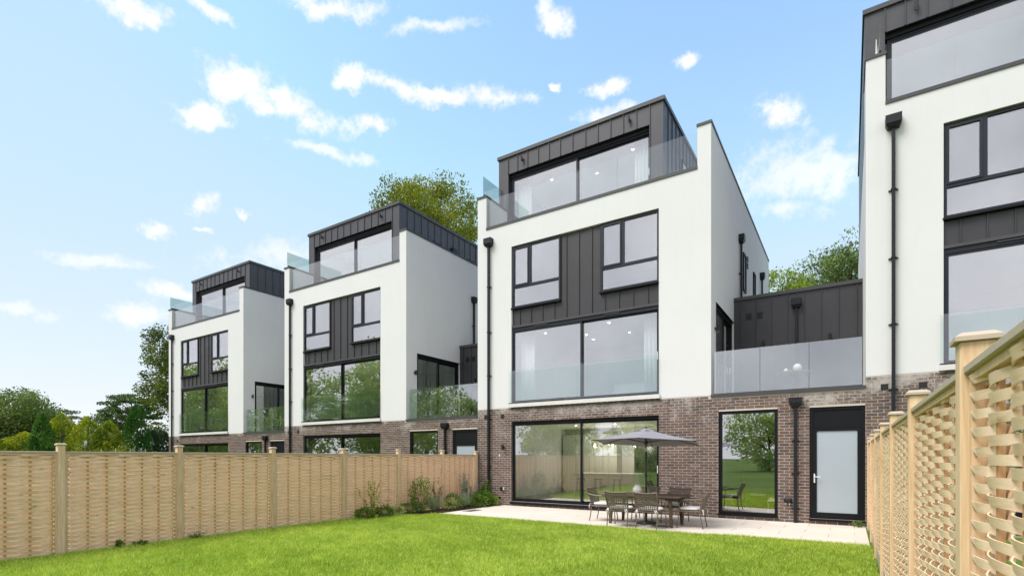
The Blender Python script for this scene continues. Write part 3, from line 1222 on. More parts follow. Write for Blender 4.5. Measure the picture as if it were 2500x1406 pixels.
def slat_mesh(phase, seed):
    r = random.Random(seed)
    n = 36
    L = SLAT_L
    amp = .0205
    t, hh = .005, .0172
    vs, fs = [], []
    wob = [r.uniform(-.0035, .0035) for _ in range(7)]
    for i in range(n + 1):
        x = L * i / n
        k = x / (L / 6)
        y = phase * amp * math.cos(math.pi * k)
        q = 6 * i / n
        a = int(min(q, 5))
        dz = wob[a] * (1 - (q - a)) + wob[a + 1] * (q - a)
        tl = .0045 * phase * math.cos(math.pi * k)          # the free middle of each bow leans a little
        vs += [(x, y - t / 2 - tl, -hh + dz), (x, y + t / 2 - tl, -hh + dz), (x, y + t / 2 + tl, hh + dz), (x, y - t / 2 + tl, hh + dz)]
    for i in range(n):
        for k in range(4):
            a, b = i * 4 + k, i * 4 + (k + 1) % 4
            fs.append((a, b, b + 4, a + 4))
    fs += [(3, 2, 1, 0), (n * 4, n * 4 + 1, n * 4 + 2, n * 4 + 3)]
    m = MB().add(vs, fs).mesh('slat', 'fence_slat')
    m.polygons.foreach_set('use_smooth', [True] * len(m.polygons))
    # the bow is smooth along the slat, its four long edges stay crisp
    for e in m.edges:
        e.use_edge_sharp = abs(m.vertices[e.vertices[0]].co.x - m.vertices[e.vertices[1]].co.x) > 1e-5
    return m


SLATS = {p: [slat_mesh(p, 40 + i * 2 + (p > 0)) for i in range(4)] for p in (-1, 1)}


def post_mesh(h):
    return MB().cbox(-.05, .05, -.05, .05, -.35, h - .03, .005).mesh('post', 'fence_post')


def cap_mesh():
    a, b = .066, .045
    m = MB().add([(-a, -a, 0), (a, -a, 0), (a, a, 0), (-a, a, 0), (-a, -a, .016), (a, -a, .016), (a, a, .016), (-a, a, .016),
                  (-b, -b, .032), (b, -b, .032), (b, b, .032), (-b, b, .032)],
                 [(3, 2, 1, 0), (8, 9, 10, 11)] + [(q + i, q + (i + 1) % 4, q + 4 + (i + 1) % 4, q + 4 + i) for q in (0, 4) for i in range(4)])
    return m.mesh('cap', 'fence_rail')


CAP = cap_mesh()


def fence(loc, rz, ys, ztop, post_h, label, gravel, z0, pitch, joined):
    """runs along local +X; panel i fills the gap after post i"""
    f = empty('woven_fence', loc, rz, label=label, cat='fence')
    pm = post_mesh(post_h)
    for i, x in enumerate(ys):
        p = bpy.data.objects.new('post', pm)
        p.location = (x, 0, 0)
        link(p, f)
        c = bpy.data.objects.new('cap', CAP)
        c.location = (0, 0, post_h - .03)
        link(c, p)
    rs = random.Random(len(label))
    far = MB()
    for pi, (a, b) in enumerate(zip(ys[:-1], ys[1:])):
        s0 = a + .05
        L = b - a - .1
        sx = L / PW
        zt_ = ztop - .03
        ol = [(0, z0), (.04, z0), (.04, zt_ - .03), (L - .04, zt_ - .03), (L - .04, z0), (L, z0), (L, zt_), (0, zt_)]
        m = MB()
        m.add([(x_, -.024, z_) for x_, z_ in ol] + [(x_, .024, z_) for x_, z_ in ol],
              [(0, 1, 2, 7), (7, 2, 3, 6), (3, 4, 5, 6), (15, 10, 9, 8), (14, 11, 10, 15), (14, 13, 12, 11)] + [(i, i + 8, (i + 1) % 8 + 8, (i + 1) % 8) for i in range(8)])
        fr = m.build('panel_frame', 'fence_frame', f, loc=(s0, 0, 0))
        m = MB()
        m.cbox(-.0, L, -.04, .04, ztop - .03, ztop, .004)
        m.build('top_rail', 'fence_rail', fr)
        for k in range(1, 6):
            xx = .04 + (L - .08) * k / 6
            MB().box(xx - .017, xx + .017, -.008, .008, z0 + .02, ztop - .03).build('batten', 'fence_batten', fr)
        z = z0 + .026
        k = 0
        while z < ztop - .05:
            ph = 1 if k % 2 else -1
            me, dy, sc_ = rs.choice(SLATS[ph]), rs.uniform(-.002, .002), ((L - .08) / SLAT_L, rs.uniform(.85, 1.15) * (1.0 if gravel else 1.7), pitch / .0335)
            if pi in joined:
                far.add([(s0 + .04 + q.co.x * sc_[0], dy + q.co.y * sc_[1], z + q.co.z * sc_[2]) for q in me.vertices], [tuple(q.vertices) for q in me.polygons])
            else:
                o = bpy.data.objects.new('slat', me)
                o.location = (.04, dy, z)
                o.rotation_euler = (rs.uniform(-.05, .05), rs.uniform(-.0022, .0022), 0)
                o.scale = sc_
                link(o, fr)
            z += pitch
            k += 1
        if gravel:
            MB().cbox(0, L, -.02, .02, -.04, z0 - .002, .004).build('gravel_board', 'fence_rail', fr)
    tag(far.build('woven_slats', 'fence_slat', f), kind='stuff')
    return f


# left fence: X = 0, from the house wall towards and past the left picture edge
fence((0, -15.46, 0), R(90), [15.46 - k for k in (15.2, 13.29, 11.37, 9.58, 7.65, 5.71, 3.79, 1.88, .12)], 1.69, 1.82,
      'long woven timber fence along the left of the lawn', False, .03, .0365, (0, 7))
fence((11.19, -16.2, 0), R(90), [16.2 - k for k in (15.84, 13.91, 11.98, 10.05, 8.12, 6.19, 4.26, 2.33, .4)], 1.92, 2.04,
      'tall woven timber fence close by on the right with boards at its foot', True, .17, .0315, (0, 6, 7))

# ------------------------------------------------------------------ garden furniture
SEAT_Z = .40


def chair(name, loc, rz, label):
    """faces local +Y; rear legs at y = 0"""
    c = empty(name, loc, rz, label=label, cat='chair', group='wicker dining chairs round the patio table')
    w = .24
    for s in (-1, 1):
        MB().tube([(s * w, -.04, 0), (s * w, .0, .2), (s * (w + .005), .02, .4), (s * (w + .012), -.01, .55), (s * (w + .02), -.075, .7), (s * (w + .035), -.13, .83)],
                  .013, 8).build('leg', 'chair_metal', c, True)
        MB().tube([(s * (w + .02), .52, 0), (s * (w + .02), .49, .22), (s * (w + .015), .475, .42), (s * (w + .03), .47, .56), (s * (w + .035), .43, .615)],
                  .013, 8).build('leg', 'chair_metal', c, True)
        MB().tube([(s * (w + .035), .44, .61), (s * (w + .05), .32, .64), (s * (w + .055), .14, .645), (s * (w + .04), .0, .665), (s * (w + .022), -.07, .7)],
                  [.013, .017, .018, .015, .012], 8).build('armrest', 'chair_metal', c, True)
    m = MB()
    m.cbox(-w, w, .0, .5, SEAT_Z - .035, SEAT_Z, .01)
    m.build('seat', 'wicker', c)
    # woven back: a curved lattice hung between the rear uprights
    m = MB()

    def bp(u, v):   # u -1..1, v 0..1
        z = .43 + v * .38 - .02 * (1 - u * u) * (v > .5) * v
        y = .015 - .0 * v - .125 * max(0, v - .12) ** 1.35 / .84
        return Vector((u * (w + .012 + .03 * v), y - .03 * (1 - u * u), z))
    nv, nu = 10, 11
    for j in range(nv):
        v = (j + .5) / nv
        for i in range(nu):
            u0, u1 = -1 + 2 * i / nu, -1 + 2 * (i + 1) / nu
            p, q = bp(u0, v), bp(u1, v)
            o = .004 if (i + j) % 2 else -.004
            hh = .0095
            vs = [p + Vector((0, o - .003, -hh)), q + Vector((0, o - .003, -hh)), q + Vector((0, o - .003, hh)), p + Vector((0, o - .003, hh)),
                  p + Vector((0, o + .003, -hh)), q + Vector((0, o + .003, -hh)), q + Vector((0, o + .003, hh)), p + Vector((0, o + .003, hh))]
            m.add(vs, [(0, 1, 2, 3), (7, 6, 5, 4), (0, 4, 5, 1), (3, 2, 6, 7)])
    for i in range(nu):
        u = -1 + 2 * (i + .5) / nu
        for j in range(nv):
            p, q = bp(u, j / nv), bp(u, (j + 1) / nv)
            o = -.004 if (i + j) % 2 else .004
            hw = .0105
            vs = [p + Vector((-hw, o - .003, 0)), p + Vector((hw, o - .003, 0)), q + Vector((hw, o - .003, 0)), q + Vector((-hw, o - .003, 0)),
                  p + Vector((-hw, o + .003, 0)), p + Vector((hw, o + .003, 0)), q + Vector((hw, o + .003, 0)), q + Vector((-hw, o + .003, 0))]
            m.add(vs, [(0, 1, 2, 3), (7, 6, 5, 4), (0, 3, 7, 4), (1, 5, 6, 2)])
    bk = m.build('backrest', 'wicker', c)
    MB().tube([bp(-1 + k / 4, 1.02) for k in range(9)], .014, 8).build('top_rail', 'wicker', bk, True)
    MB().tube([bp(-1 + k / 4, -.02) for k in range(9)], .012, 8).build('bottom_rail', 'wicker', bk, True)
    # cushion
    vs, fs = [], []
    nu, nv = 20, 8
    for j in range(nv + 1):
        ph = -math.pi / 2 + math.pi * j / nv
        for i in range(nu):
            th = 2 * math.pi * i / nu
            sp = lambda v, e: math.copysign(abs(v) ** e, v)
            x = .235 * sp(math.cos(ph), .35) * sp(math.cos(th), .42)
            y = .235 * sp(math.cos(ph), .35) * sp(math.sin(th), .42)
            z = .035 * sp(math.sin(ph), .8) * (1 + .18 * math.cos(x * 14) * math.cos(y * 14))
            vs.append((x, .265 + y, SEAT_Z + .036 + z))
    for j in range(nv):
        for i in range(nu):
            a, b = j * nu + i, j * nu + (i + 1) % nu
            fs.append((a, b, b + nu, a + nu))
    cu = MB().add(vs, fs).build('cushion', 'fabric_white', c, True)
    for s in (-1, 1):
        m = MB()
        x = s * (w - .015)
        m.tube([(x, .04, SEAT_Z + .03), (x, -.03, SEAT_Z + .025), (x + s * .03, -.045, SEAT_Z - .02), (x + s * .01, -.045, SEAT_Z - .09)], .006, 6)
        m.tube([(x, -.03, SEAT_Z + .025), (x - s * .03, -.05, SEAT_Z + .02), (x - s * .035, -.05, SEAT_Z - .03), (x, -.04, SEAT_Z)], .007, 6)
        m.tube([(x, -.03, SEAT_Z + .025), (x - s * .01, -.05, SEAT_Z - .04), (x - s * .02, -.05, SEAT_Z - .1)], .006, 6)
        m.build('tie', 'fabric_white', cu, True)
    return c


chair('dining_chair', (6.355, -3.2, 0), 0, 'woven brown chair with its back to the lawn, left of the front pair')
chair('dining_chair', (7.03, -3.17, 0), R(-3), 'woven brown chair with its back to the lawn, right of the front pair')
chair('dining_chair', (5.34, -2.17, 0), R(-90), 'woven brown chair at the left end of the patio table')
chair('dining_chair', (8.03, -2.26, 0), R(92), 'woven brown chair at the right end of the patio table')
chair('dining_chair', (6.42, -1.22, 0), R(180), 'woven brown chair behind the table, partly hidden by the white vase')
chair('dining_chair', (7.2, -1.22, 0), R(176), 'woven brown chair behind the table, beside the brick wall')

t = empty('dining_table', (6.7, -2.25, 0), R(-2), label='dark wooden slatted table under the grey parasol', cat='table')
for k in range(7):
    yy = -.49 + k * .14
    MB().cbox(-.95, .95, yy + .002, yy + .138, .672, .7, .004).build('plank', 'table_wood', t)
m = MB()
m.box(-.8, .8, -.4, -.37, .6, .671)
m.box(-.8, .8, .37, .4, .6, .671)
m.box(-.8, -.77, -.37, .37, .6, .671)
m.box(.77, .8, -.37, .37, .6, .671)
m.build('apron', 'table_wood', t)
for sx in (-1, 1):
    for sy in (-1, 1):
        a, b = (.745 * sx, .39 * sy), (.70 * sx, .36 * sy)
        m = MB()
        k0, k1 = .026, .038
        m.add([(a[0] - k0, a[1] - k0, 0), (a[0] + k0, a[1] - k0, 0), (a[0] + k0, a[1] + k0, 0), (a[0] - k0, a[1] + k0, 0),
               (b[0] - k1, b[1] - k1, .671), (b[0] + k1, b[1] - k1, .671), (b[0] + k1, b[1] + k1, .671), (b[0] - k1, b[1] + k1, .671)],
              [(3, 2, 1, 0), (4, 5, 6, 7)] + [(i, (i + 1) % 4, (i + 1) % 4 + 4, i + 4) for i in range(4)])
        m.build('leg', 'table_wood', t)
v = MB().lathe([(.045, 0), (.085, .02), (.108, .07), (.11, .12), (.09, .17), (.06, .195), (.058, .22), (.07, .232), (.06, .232), (.05, .2)], (0, 0, 0), 24)
tag(v.build('vase', 'ceramic_white', None, True, (6.5, -2.28, .7)), 'squat white ceramic vase standing on the patio table', 'vase')

# parasol
pc = Vector((6.69, -2.2, 0))
p = empty('parasol', pc, 0, label='open grey hexagonal parasol standing in the patio table', cat='parasol')
gx, gy = -.0385, -.0395


def canopy(a, r):
    """point of the canopy at camera-frame angle a, radius r (0..1); slightly sagging gores"""
    wa = a + YAW
    Rr = 1.37
    ap = math.cos(R(30)) / math.cos(((a - R(8.6)) % R(60)) - R(30))
    sag = 1 - .04 * math.sin(math.pi * (((a - R(8.6)) % R(60)) / R(60))) * r
    x, yv = Rr * r * ap * sag * math.cos(a), Rr * r * ap * sag * math.sin(a)
    z = 2.27 - .32 * r - .02 * math.sin(math.pi * r) + gx * x + gy * yv
    return (x * math.cos(YAW) - yv * math.sin(YAW), x * math.sin(YAW) + yv * math.cos(YAW), z)


vs, fs = [], []
na, nr = 48, 8
for j in range(nr + 1):
    r_ = .07 + .93 * j / nr
    for i in range(na):
        vs.append(canopy(R(8.6) + 2 * math.pi * i / na, r_))
for j in range(nr):
    for i in range(na):
        a, b = j * na + i, j * na + (i + 1) % na
        fs.append((a, b, b + na, a + na))
cn = MB().add(vs, fs).build('canopy', 'parasol_cloth', p)
md = cn.modifiers.new('solid', 'SOLIDIFY')
md.thickness = .004
vs, fs = [], []
for j, r_ in enumerate((.0, .06, .13, .17)):
    for i in range(na):
        q = canopy(R(8.6) + 2 * math.pi * i / na, r_)
        wv = .012 * math.sin(i * 2 * math.pi / 8) * (j == 3)
        vs.append((q[0], q[1], q[2] + .022 + wv - .004 * j))
for j in range(3):
    for i in range(na):
        a, b = j * na + i, j * na + (i + 1) % na
        fs.append((a, b, b + na, a + na))
vt = MB().add(vs, fs).build('vent_cap', 'parasol_cloth', p)
md = vt.modifiers.new('solid', 'SOLIDIFY')
md.thickness = .004
MB().tube([(0, 0, 0.02), (0, 0, 2.26)], .019, 12).build('pole', 'parasol_metal', p, True)
MB().lathe([(.02, 0), (.028, .02), (.012, .05)], (0, 0, 2.285), 12).build('finial', 'parasol_metal', p, True)
MB().lathe([(.024, 0), (.024, .09)], (0, 0, 1.74), 12).build('tilt_joint', 'white_plastic', p, True)
hub = MB().lathe([(.03, 0), (.045, .02), (.045, .07), (.03, .09)], (0, 0, 1.9), 12).build('hub', 'parasol_metal', p, True)
m = MB()
m.cbox(-.03, .03, -.03, .03, 1.12, 1.22, .01)
m.tube([(.03, 0, 1.17), (.09, 0, 1.17), (.09, 0, 1.1), (.13, 0, 1.1)], .008, 6)
m.build('crank', 'parasol_metal', p)
MB().lathe([(.24, 0), (.24, .05), (.06, .07), (.03, .09), (.03, .3)], (0, 0, 0), 24).build('base', 'parasol_metal', p, True)
for k in range(6):
    a = R(8.6 + 60 * k)
    pts = [Vector(canopy(a, r_)) + Vector((0, 0, -.018)) for r_ in (.03, .5, .985)]
    rb = MB().tube(pts, .0085, 6).build('rib', 'parasol_metal', p, True)
    q = Vector(canopy(a, .5)) + Vector((0, 0, -.02))
    MB().tube([(0, 0, 1.94), q], .0075, 6).build('strut', 'parasol_metal', rb, True)


def cover(x, y, w, h, label):
    m = MB().cbox(-w / 2, w / 2, -h / 2, h / 2, -.02, .006, .003)
    o = m.build('drain_cover', 'drain_grey', None, False, (x, y, 0))
    tag(o, label, 'drain cover', 'flush covers in the patio')


cover(7.12, -2.45, .42, .3, 'dark flush drain cover in the paving under the patio table')
cover(1.32, -2.05, .32, .6, 'grey flush drain cover in the paving beside the flower bed')

# ------------------------------------------------------------------ things in the rooms
m = MB()
m.box(1.5, 4.25, 4.3, 5.2, .1, .96)
isl = tag(empty('kitchen_island', (2.9, 4.7, .1)), 'white kitchen island seen through the ground floor glass doors', 'kitchen island')
MB().box(-1.35, 1.35, -.4, .5, .0, .83).build('body', 'cabinet_white', isl)
MB().cbox(-1.4, 1.4, -.5, .55, .832, .88, .004).build('worktop', 'ceramic_white', isl)
MB().box(-1.3, 1.3, -.405, -.38, .01, .08).build('plinth', 'steel', isl)
for i, (x, wd) in enumerate(((2.15, 'leftmost'), (2.85, 'middle'), (3.6, 'rightmost'))):
    st = empty('bar_stool', (x, 3.75, .1), R(8 * i), label=wd + ' of three thin black bar stools at the white island', cat='stool', group='bar stools at the kitchen island')
    MB().lathe([(.16, 0), (.17, .015), (.165, .03)], (0, 0, .66), 20).build('seat', 'stool_metal', st)
    for k in range(4):
        a = R(45 + 90 * k)
        for da in (-.12, .12):
            MB().tube([(.13 * math.cos(a + da), .13 * math.sin(a + da), .66), (.22 * math.cos(a), .22 * math.sin(a), 0)], .006, 6).build('leg', 'stool_metal', st)
    MB().tube([(.19 * math.cos(2 * math.pi * k / 16), .19 * math.sin(2 * math.pi * k / 16), .22) for k in range(17)], .006, 6).build('foot_ring', 'stool_metal', st)
for x, wd in ((2.3, 'left'), (3.05, 'middle'), (3.95, 'right')):
    st = empty('pendant_lamp', (x, 4.7, 2.02), label=wd + ' of three glass pendant lamps glowing above the kitchen island', cat='lamp', group='pendant lamps above the kitchen island')
    MB().lathe([(.05, .0), (.13, -.06), (.15, -.14), (.1, -.2), (.06, -.21)], (0, 0, .2), 16).build('shade', 'smoked_glass', st, True)
    MB().lathe([(.01, 0), (.03, .03), (.03, .06), (.012, .1)], (0, 0, .02), 10).build('bulb', 'filament', st, True)
    MB().tube([(0, 0, .12), (0, 0, .8)], .006, 6).build('flex', 'stool_metal', st)
    ld = bpy.data.lights.new('lamp_light', 'POINT')
    ld.energy, ld.shadow_soft_size, ld.color = 15, .05, (1, .92, .8)
    lo = bpy.data.objects.new('lamp_light', ld)
    lo.location = (0, 0, -.04)
    link(lo, st)
tu = tag(empty('tall_cabinet', (4.6, 6.0, .1)), 'tall dark oven cabinet at the back of the kitchen', 'cabinet')
MB().box(-1.0, 1.2, -.4, .18, 0, 2.3).build('carcass', 'dark_cabinet', tu)
MB().box(-.9, .0, -.425, -.402, .1, 2.2).build('door', 'dark_cabinet', tu)
MB().box(.02, 1.1, -.425, -.402, .1, 2.2).build('door', 'dark_cabinet', tu)
wc = tag(empty('wall_cabinet', (1.7, 6.0, .1)), 'pale green kitchen wall units left of the dark cabinet', 'cabinet')
for k in range(4):
    MB().box(-1.3 + .62 * k, -.7 + .62 * k, -.38, .18, 0, 2.45).build('door', 'interior_green', wc)
curtain(1.5, 2.05, .42, 3.17, 5.85, 'white curtain at the left of the first floor doors above the patio')
curtain(5.75, 6.2, .42, 3.17, 5.85, 'white curtain at the right of the first floor doors above the patio')
curtain(1.46, 1.72, .4, 6.32, 8.55, 'white curtain in the left bedroom window above the zinc band')
curtain(4.6, 4.88, .4, 6.32, 8.55, 'white curtain at the left of the right bedroom window')
curtain(6.02, 6.24, .4, 6.32, 8.55, 'white curtain at the right of the right bedroom window')
curtain(.6, 1.15, YQ + .45, 9.4, 11.7, 'white curtain at the left of the middle house roof terrace doors')
curtain(5.0, 5.5, YQ + .45, 9.4, 11.7, 'white curtain at the right of the middle house roof terrace doors')
so = tag(empty('sofa', (5.2, 2.2, 3.15)), 'white sofa behind the first floor glass doors above the patio', 'sofa')
MB().cbox(-.95, .95, -.4, .45, .1, .45, .05).build('seat', 'fabric_white', so)
MB().cbox(-.95, .95, -.45, -.2, .1, .85, .06).build('backrest', 'fabric_white', so)
for s in (-1, 1):
    MB().cbox(s * .95 - .12, s * .95 + .12, -.44, .45, .05, .62, .05).build('armrest', 'fabric_white', so)
for s in (-.8, .8):
    MB().box(s - .03, s + .03, -.35, .4, 0, .1).build('foot', 'stool_metal', so)
pi_ = tag(empty('picture', (8.75, 4.96, 1.45)), 'framed dark picture on the wall behind the tall narrow window', 'picture')
fb = MB()
frame_bars(fb, -.4, .4, 0, .95, .05, -.03, .03)
fb.build('frame', 'black_plastic', pi_)
MB().box(-.35, .35, .0, .02, .05, .9).build('print', 'picture_dark', pi_)
for x, wd in ((8.08, 'left'), (9.12, 'right')):
    ln = empty('lantern', (x, .5, .1), label='brass lantern standing in the ' + wd + ' corner of the tall narrow window', cat='lantern', group='brass lanterns behind the narrow window')
    MB().cbox(-.1, .1, -.1, .1, 0, .03, .004).build('base', 'brass', ln)
    for a in (-.085, .085):
        for b_ in (-.085, .085):
            MB().box(a - .008, a + .008, b_ - .008, b_ + .008, .03, .36).build('upright', 'brass', ln)
    MB().add([(-.11, -.11, .36), (.11, -.11, .36), (.11, .11, .36), (-.11, .11, .36), (-.05, -.05, .45), (.05, -.05, .45), (.05, .05, .45), (-.05, .05, .45)],
             [(3, 2, 1, 0), (4, 5, 6, 7)] + [(i, (i + 1) % 4, (i + 1) % 4 + 4, i + 4) for i in range(4)]).build('lid', 'brass', ln)
    MB().tube([(.04 * math.cos(R(k * 30)), 0, .46 + .04 * math.sin(R(k * 30))) for k in range(13)], .005, 6).build('ring', 'brass', ln)
ch = chair('side_chair', (8.35, 1.6, .1), R(-70), 'dark chair seen faintly through the tall narrow window')
ch['group'] = 'chairs in the room behind the narrow window'
# on the link terrace of the middle house
tb = tag(empty('terrace_table', (9.55, 1.9, ZTC)), 'small round table behind the glass of the low roof terrace', 'table')
MB().lathe([(.42, 0), (.43, .012), (.42, .025)], (0, 0, .72), 24).build('tabletop', 'wicker', tb)
MB().tube([(0, 0, 0), (0, 0, .72)], .03, 8).build('stem', 'stool_metal', tb)
MB().lathe([(.25, 0), (.24, .02)], (0, 0, 0), 20).build('foot', 'stool_metal', tb)
for x, r_, wd in ((9.6, .115, 'large'), (9.32, .06, 'small')):
    prof = [(max(.002, r_ * math.sin(math.pi * k / 10)), r_ - r_ * math.cos(math.pi * k / 10)) for k in range(11)]
    tag(MB().lathe(prof, (0, 0, 0), 18).build('ornament_ball', 'ceramic_white', None, True, (x, 1.85, ZTC + .745)),
        wd + ' white ball ornament on the table of the low roof terrace', 'ornament')

# ------------------------------------------------------------------ plants


def unit(v):
    return v / np.maximum(np.linalg.norm(v, axis=1, keepdims=True), 1e-9)


def leaves(C, size, n_dir=None, spread=1.0, aspect=.5, seed=0, curl=.0):
    """one rhombic leaf at each point of C; n_dir biases the long axis"""
    r = np.random.default_rng(seed)
    n = len(C)
    a = unit(r.normal(size=(n, 3)) * spread + (0 if n_dir is None else n_dir))
    b = unit(np.cross(a, r.normal(size=(n, 3))))
    s = (size * r.uniform(.6, 1.3, n))[:, None]
    p0, p2 = C - a * s * .5, C + a * s * .5
    p1, p3 = C + b * s * aspect * .5, C - b * s * aspect * .5
    return np.stack([p0, p1, p2, p3], 1).reshape(-1, 3)


def shades(n, c0, c1, seed, t=None):
    r = np.random.default_rng(seed)
    k = np.clip((r.uniform(0, 1, n) if t is None else t + r.normal(0, .18, n)), 0, 1)[:, None]
    return np.array(c0) * (1 - k) + np.array(c1) * k


def limbs(m, base, tip, r0, r1, seed, n=6, wob=.06):
    r = random.Random(seed)
    b, t = Vector(base), Vector(tip)
    L = (t - b).length
    pts, rs = [], []
    for i in range(n):
        k = i / (n - 1)
        p = b.lerp(t, k) + Vector((r.uniform(-1, 1), r.uniform(-1, 1), r.uniform(-.5, .5))) * wob * L * math.sin(math.pi * k)
        pts.append(p)
        rs.append(r0 * (1 - k) + r1 * k)
    m.tube(pts, rs, 6)
    return pts


def broadleaf(name, loc, H, crown_w, crown_lo, n_clump, per, leaf, c0, c1, label, seed, mat='leaf', bark='bark', group=None, flat=1.0, up=0.0, fill=.55):
    """tree: tapered trunk, limbs to every clump cluster, leaf clumps through the crown volume"""
    r = np.random.default_rng(seed)
    e = empty(name, loc, label=label, cat='tree', group=group)
    z0 = crown_lo * H
    cz, rz_, rx = (H + z0) / 2, (H - z0) / 2, crown_w / 2
    d = unit(r.normal(size=(n_clump, 3)))
    rad = r.uniform(fill, 1.0, n_clump) ** .6
    # lumpy outline: a few lobes push the crown out, others leave hollows
    lob = unit(r.normal(size=(9, 3)))
    amp = r.uniform(-.22, .3, 9)
    bulge = 1 + (amp[None] * np.clip(d @ lob.T, 0, 1) ** 3).sum(1)
    P = d * rad[:, None] * bulge[:, None] * np.array([rx, rx, rz_]) + np.array([0, 0, cz])
    P[:, 2] = np.clip(P[:, 2], z0 * .9, H * 1.04)
    tr = MB()
    tips = limbs(tr, (0, 0, -.3), (0, 0, z0 + .75 * (H - z0)), .028 * H * .8, .004 * H, seed, 8, .02)
    k = 0
    for i in r.choice(n_clump, min(n_clump, 26), replace=False):
        zb = np.clip(P[i, 2] - .35 * np.hypot(P[i, 0], P[i, 1]) - .1 * H, z0 * .5, H * .8)
        limbs(tr, (0, 0, zb), P[i], .0085 * H, .0015 * H, seed + int(i), 5, .08)
    tr.build('trunk', bark, e, True)
    rc = crown_w * r.uniform(.045, .1, n_clump)
    n = n_clump * per
    idx = np.repeat(np.arange(n_clump), per)
    off = unit(r.normal(size=(n, 3))) * (r.uniform(0, 1, n) ** .45 * 1.55 * rc[idx])[:, None] * np.array([1, 1, flat])
    C = P[idx] + off
    out = unit(C - np.array([0, 0, cz]))
    V = leaves(C, leaf, out * .8 + np.array([0, 0, up]), 1.0, .55, seed)
    # leaves turn lighter towards the outside of each clump
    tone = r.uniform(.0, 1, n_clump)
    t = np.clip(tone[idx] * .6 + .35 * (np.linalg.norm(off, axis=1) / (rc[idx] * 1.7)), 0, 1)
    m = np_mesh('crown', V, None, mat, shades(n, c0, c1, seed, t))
    link(bpy.data.objects.new('crown', m), e)
    return e


def conifer(name, loc, H, wd, n, leaf, c0, c1, label, seed, power=.75, round_top=False, group=None, lobes=10, upw=1.2):
    """dense cone or column of upright sprays"""
    r = np.random.default_rng(seed)
    e = empty(name, loc, label=label, cat='tree', group=group)
    MB().tube([(0, 0, -.2), (0, 0, H * .85)], [.03 * H, .008 * H], 7).build('trunk', 'bark', e, True)
    # sprays stand in lobes round the body
    la = r.uniform(0, 2 * math.pi, lobes * 8)
    lz = r.uniform(.02, .97, lobes * 8)
    li = r.integers(0, lobes * 8, n)
    z = np.clip(lz[li] + r.normal(0, .045, n), .0, 1.0)
    prof = (1 - z ** 2.2) ** power if round_top else (1 - z) ** power * (1 - .25 * np.exp(-z * 9))
    a = la[li] + r.normal(0, .32, n)
    rr = wd / 2 * (prof + .03) * (1 + .12 * np.sin(li * 2.1)) * r.uniform(.72, 1.05, n)
    C = np.stack([rr * np.cos(a), rr * np.sin(a), z * H], 1)
    out = np.stack([np.cos(a), np.sin(a), np.full(n, upw)], 1)
    V = leaves(C, leaf, out * 1.3, .6, .38, seed)
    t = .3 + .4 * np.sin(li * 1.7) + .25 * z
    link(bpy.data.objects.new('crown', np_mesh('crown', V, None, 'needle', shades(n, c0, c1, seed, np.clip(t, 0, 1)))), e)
    return e


def place(u, v_top, dep):
    """ground point in the direction of photo column u at optical depth dep, and the height that reaches row v_top"""
    sy, cy = math.sin(YAW), math.cos(YAW)
    a = (u - 1250) / FPX
    x = CAM[0] + dep * (-sy + cy * a)
    yv = CAM[1] + dep * (cy + sy * a)
    return (x, yv, 0), CAM[2] + (1116.3 - v_top) / FPX * dep


GB0, GB1 = (.035, .07, .012), (.12, .17, .02)
# behind the houses
l, H = place(1025, 440, 47)
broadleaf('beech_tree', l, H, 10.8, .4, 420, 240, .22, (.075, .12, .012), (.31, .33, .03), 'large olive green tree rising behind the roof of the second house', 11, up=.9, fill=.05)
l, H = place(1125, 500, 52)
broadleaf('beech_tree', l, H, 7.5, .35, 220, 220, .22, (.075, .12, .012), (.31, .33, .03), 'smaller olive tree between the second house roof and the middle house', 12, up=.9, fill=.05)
l, H = place(440, 765, 52)
broadleaf('lime_tree', l, H, 6.6, .1, 150, 170, .22, (.04, .075, .014), (.16, .2, .03), 'tall dark green tree beside the leftmost house', 13, fill=.3)
l, H = place(2040, 590, 46)
broadleaf('pine_tree', l, H, 9.5, .35, 200, 150, .23, (.07, .125, .05), (.22, .3, .09), 'grey green tree behind the low zinc roof, near the right house', 14, 'needle', 'pine_bark', fill=.3)
l, H = place(1890, 660, 44)
broadleaf('ash_tree', l, H, 7.5, .35, 150, 140, .22, (.11, .18, .025), (.34, .42, .06), 'small light green tree behind the low zinc roof, next to the middle house', 15, fill=.3)
l, H = place(1960, 675, 50)
broadleaf('ash_tree', l, H, 6.5, .35, 130, 130, .22, (.11, .17, .025), (.33, .4, .06), 'low yellow green tree top just above the middle of the zinc roof', 16, fill=.3)
# left of the houses
l, H = place(45, 962, 46)
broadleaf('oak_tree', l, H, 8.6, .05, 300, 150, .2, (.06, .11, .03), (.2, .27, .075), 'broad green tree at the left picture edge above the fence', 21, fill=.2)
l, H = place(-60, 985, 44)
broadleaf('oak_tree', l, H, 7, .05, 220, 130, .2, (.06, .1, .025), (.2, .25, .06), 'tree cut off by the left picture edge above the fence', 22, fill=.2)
l, H = place(322, 953, 58)
pt = broadleaf('scots_pine', l, H, 5.6, .5, 90, 110, .22, (.05, .1, .035), (.15, .22, .07), 'flat topped pine behind the dark column conifer', 23, 'needle', 'pine_bark', flat=.35, fill=.3)
l, H = place(175, 1002, 64)
broadleaf('scots_pine', l, H, 5.5, .45, 70, 90, .22, (.06, .1, .045), (.16, .22, .09), 'small distant pine top between the golden conifers and the broad tree', 24, 'needle', 'pine_bark', flat=.4, fill=.3)
l, H = place(262, 1006, 60)
broadleaf('scots_pine', l, H, 5, .2, 80, 100, .22, (.07, .11, .04), (.2, .25, .09), 'distant grey green tree left of the flat topped pine', 25, 'needle', 'pine_bark', fill=.2)
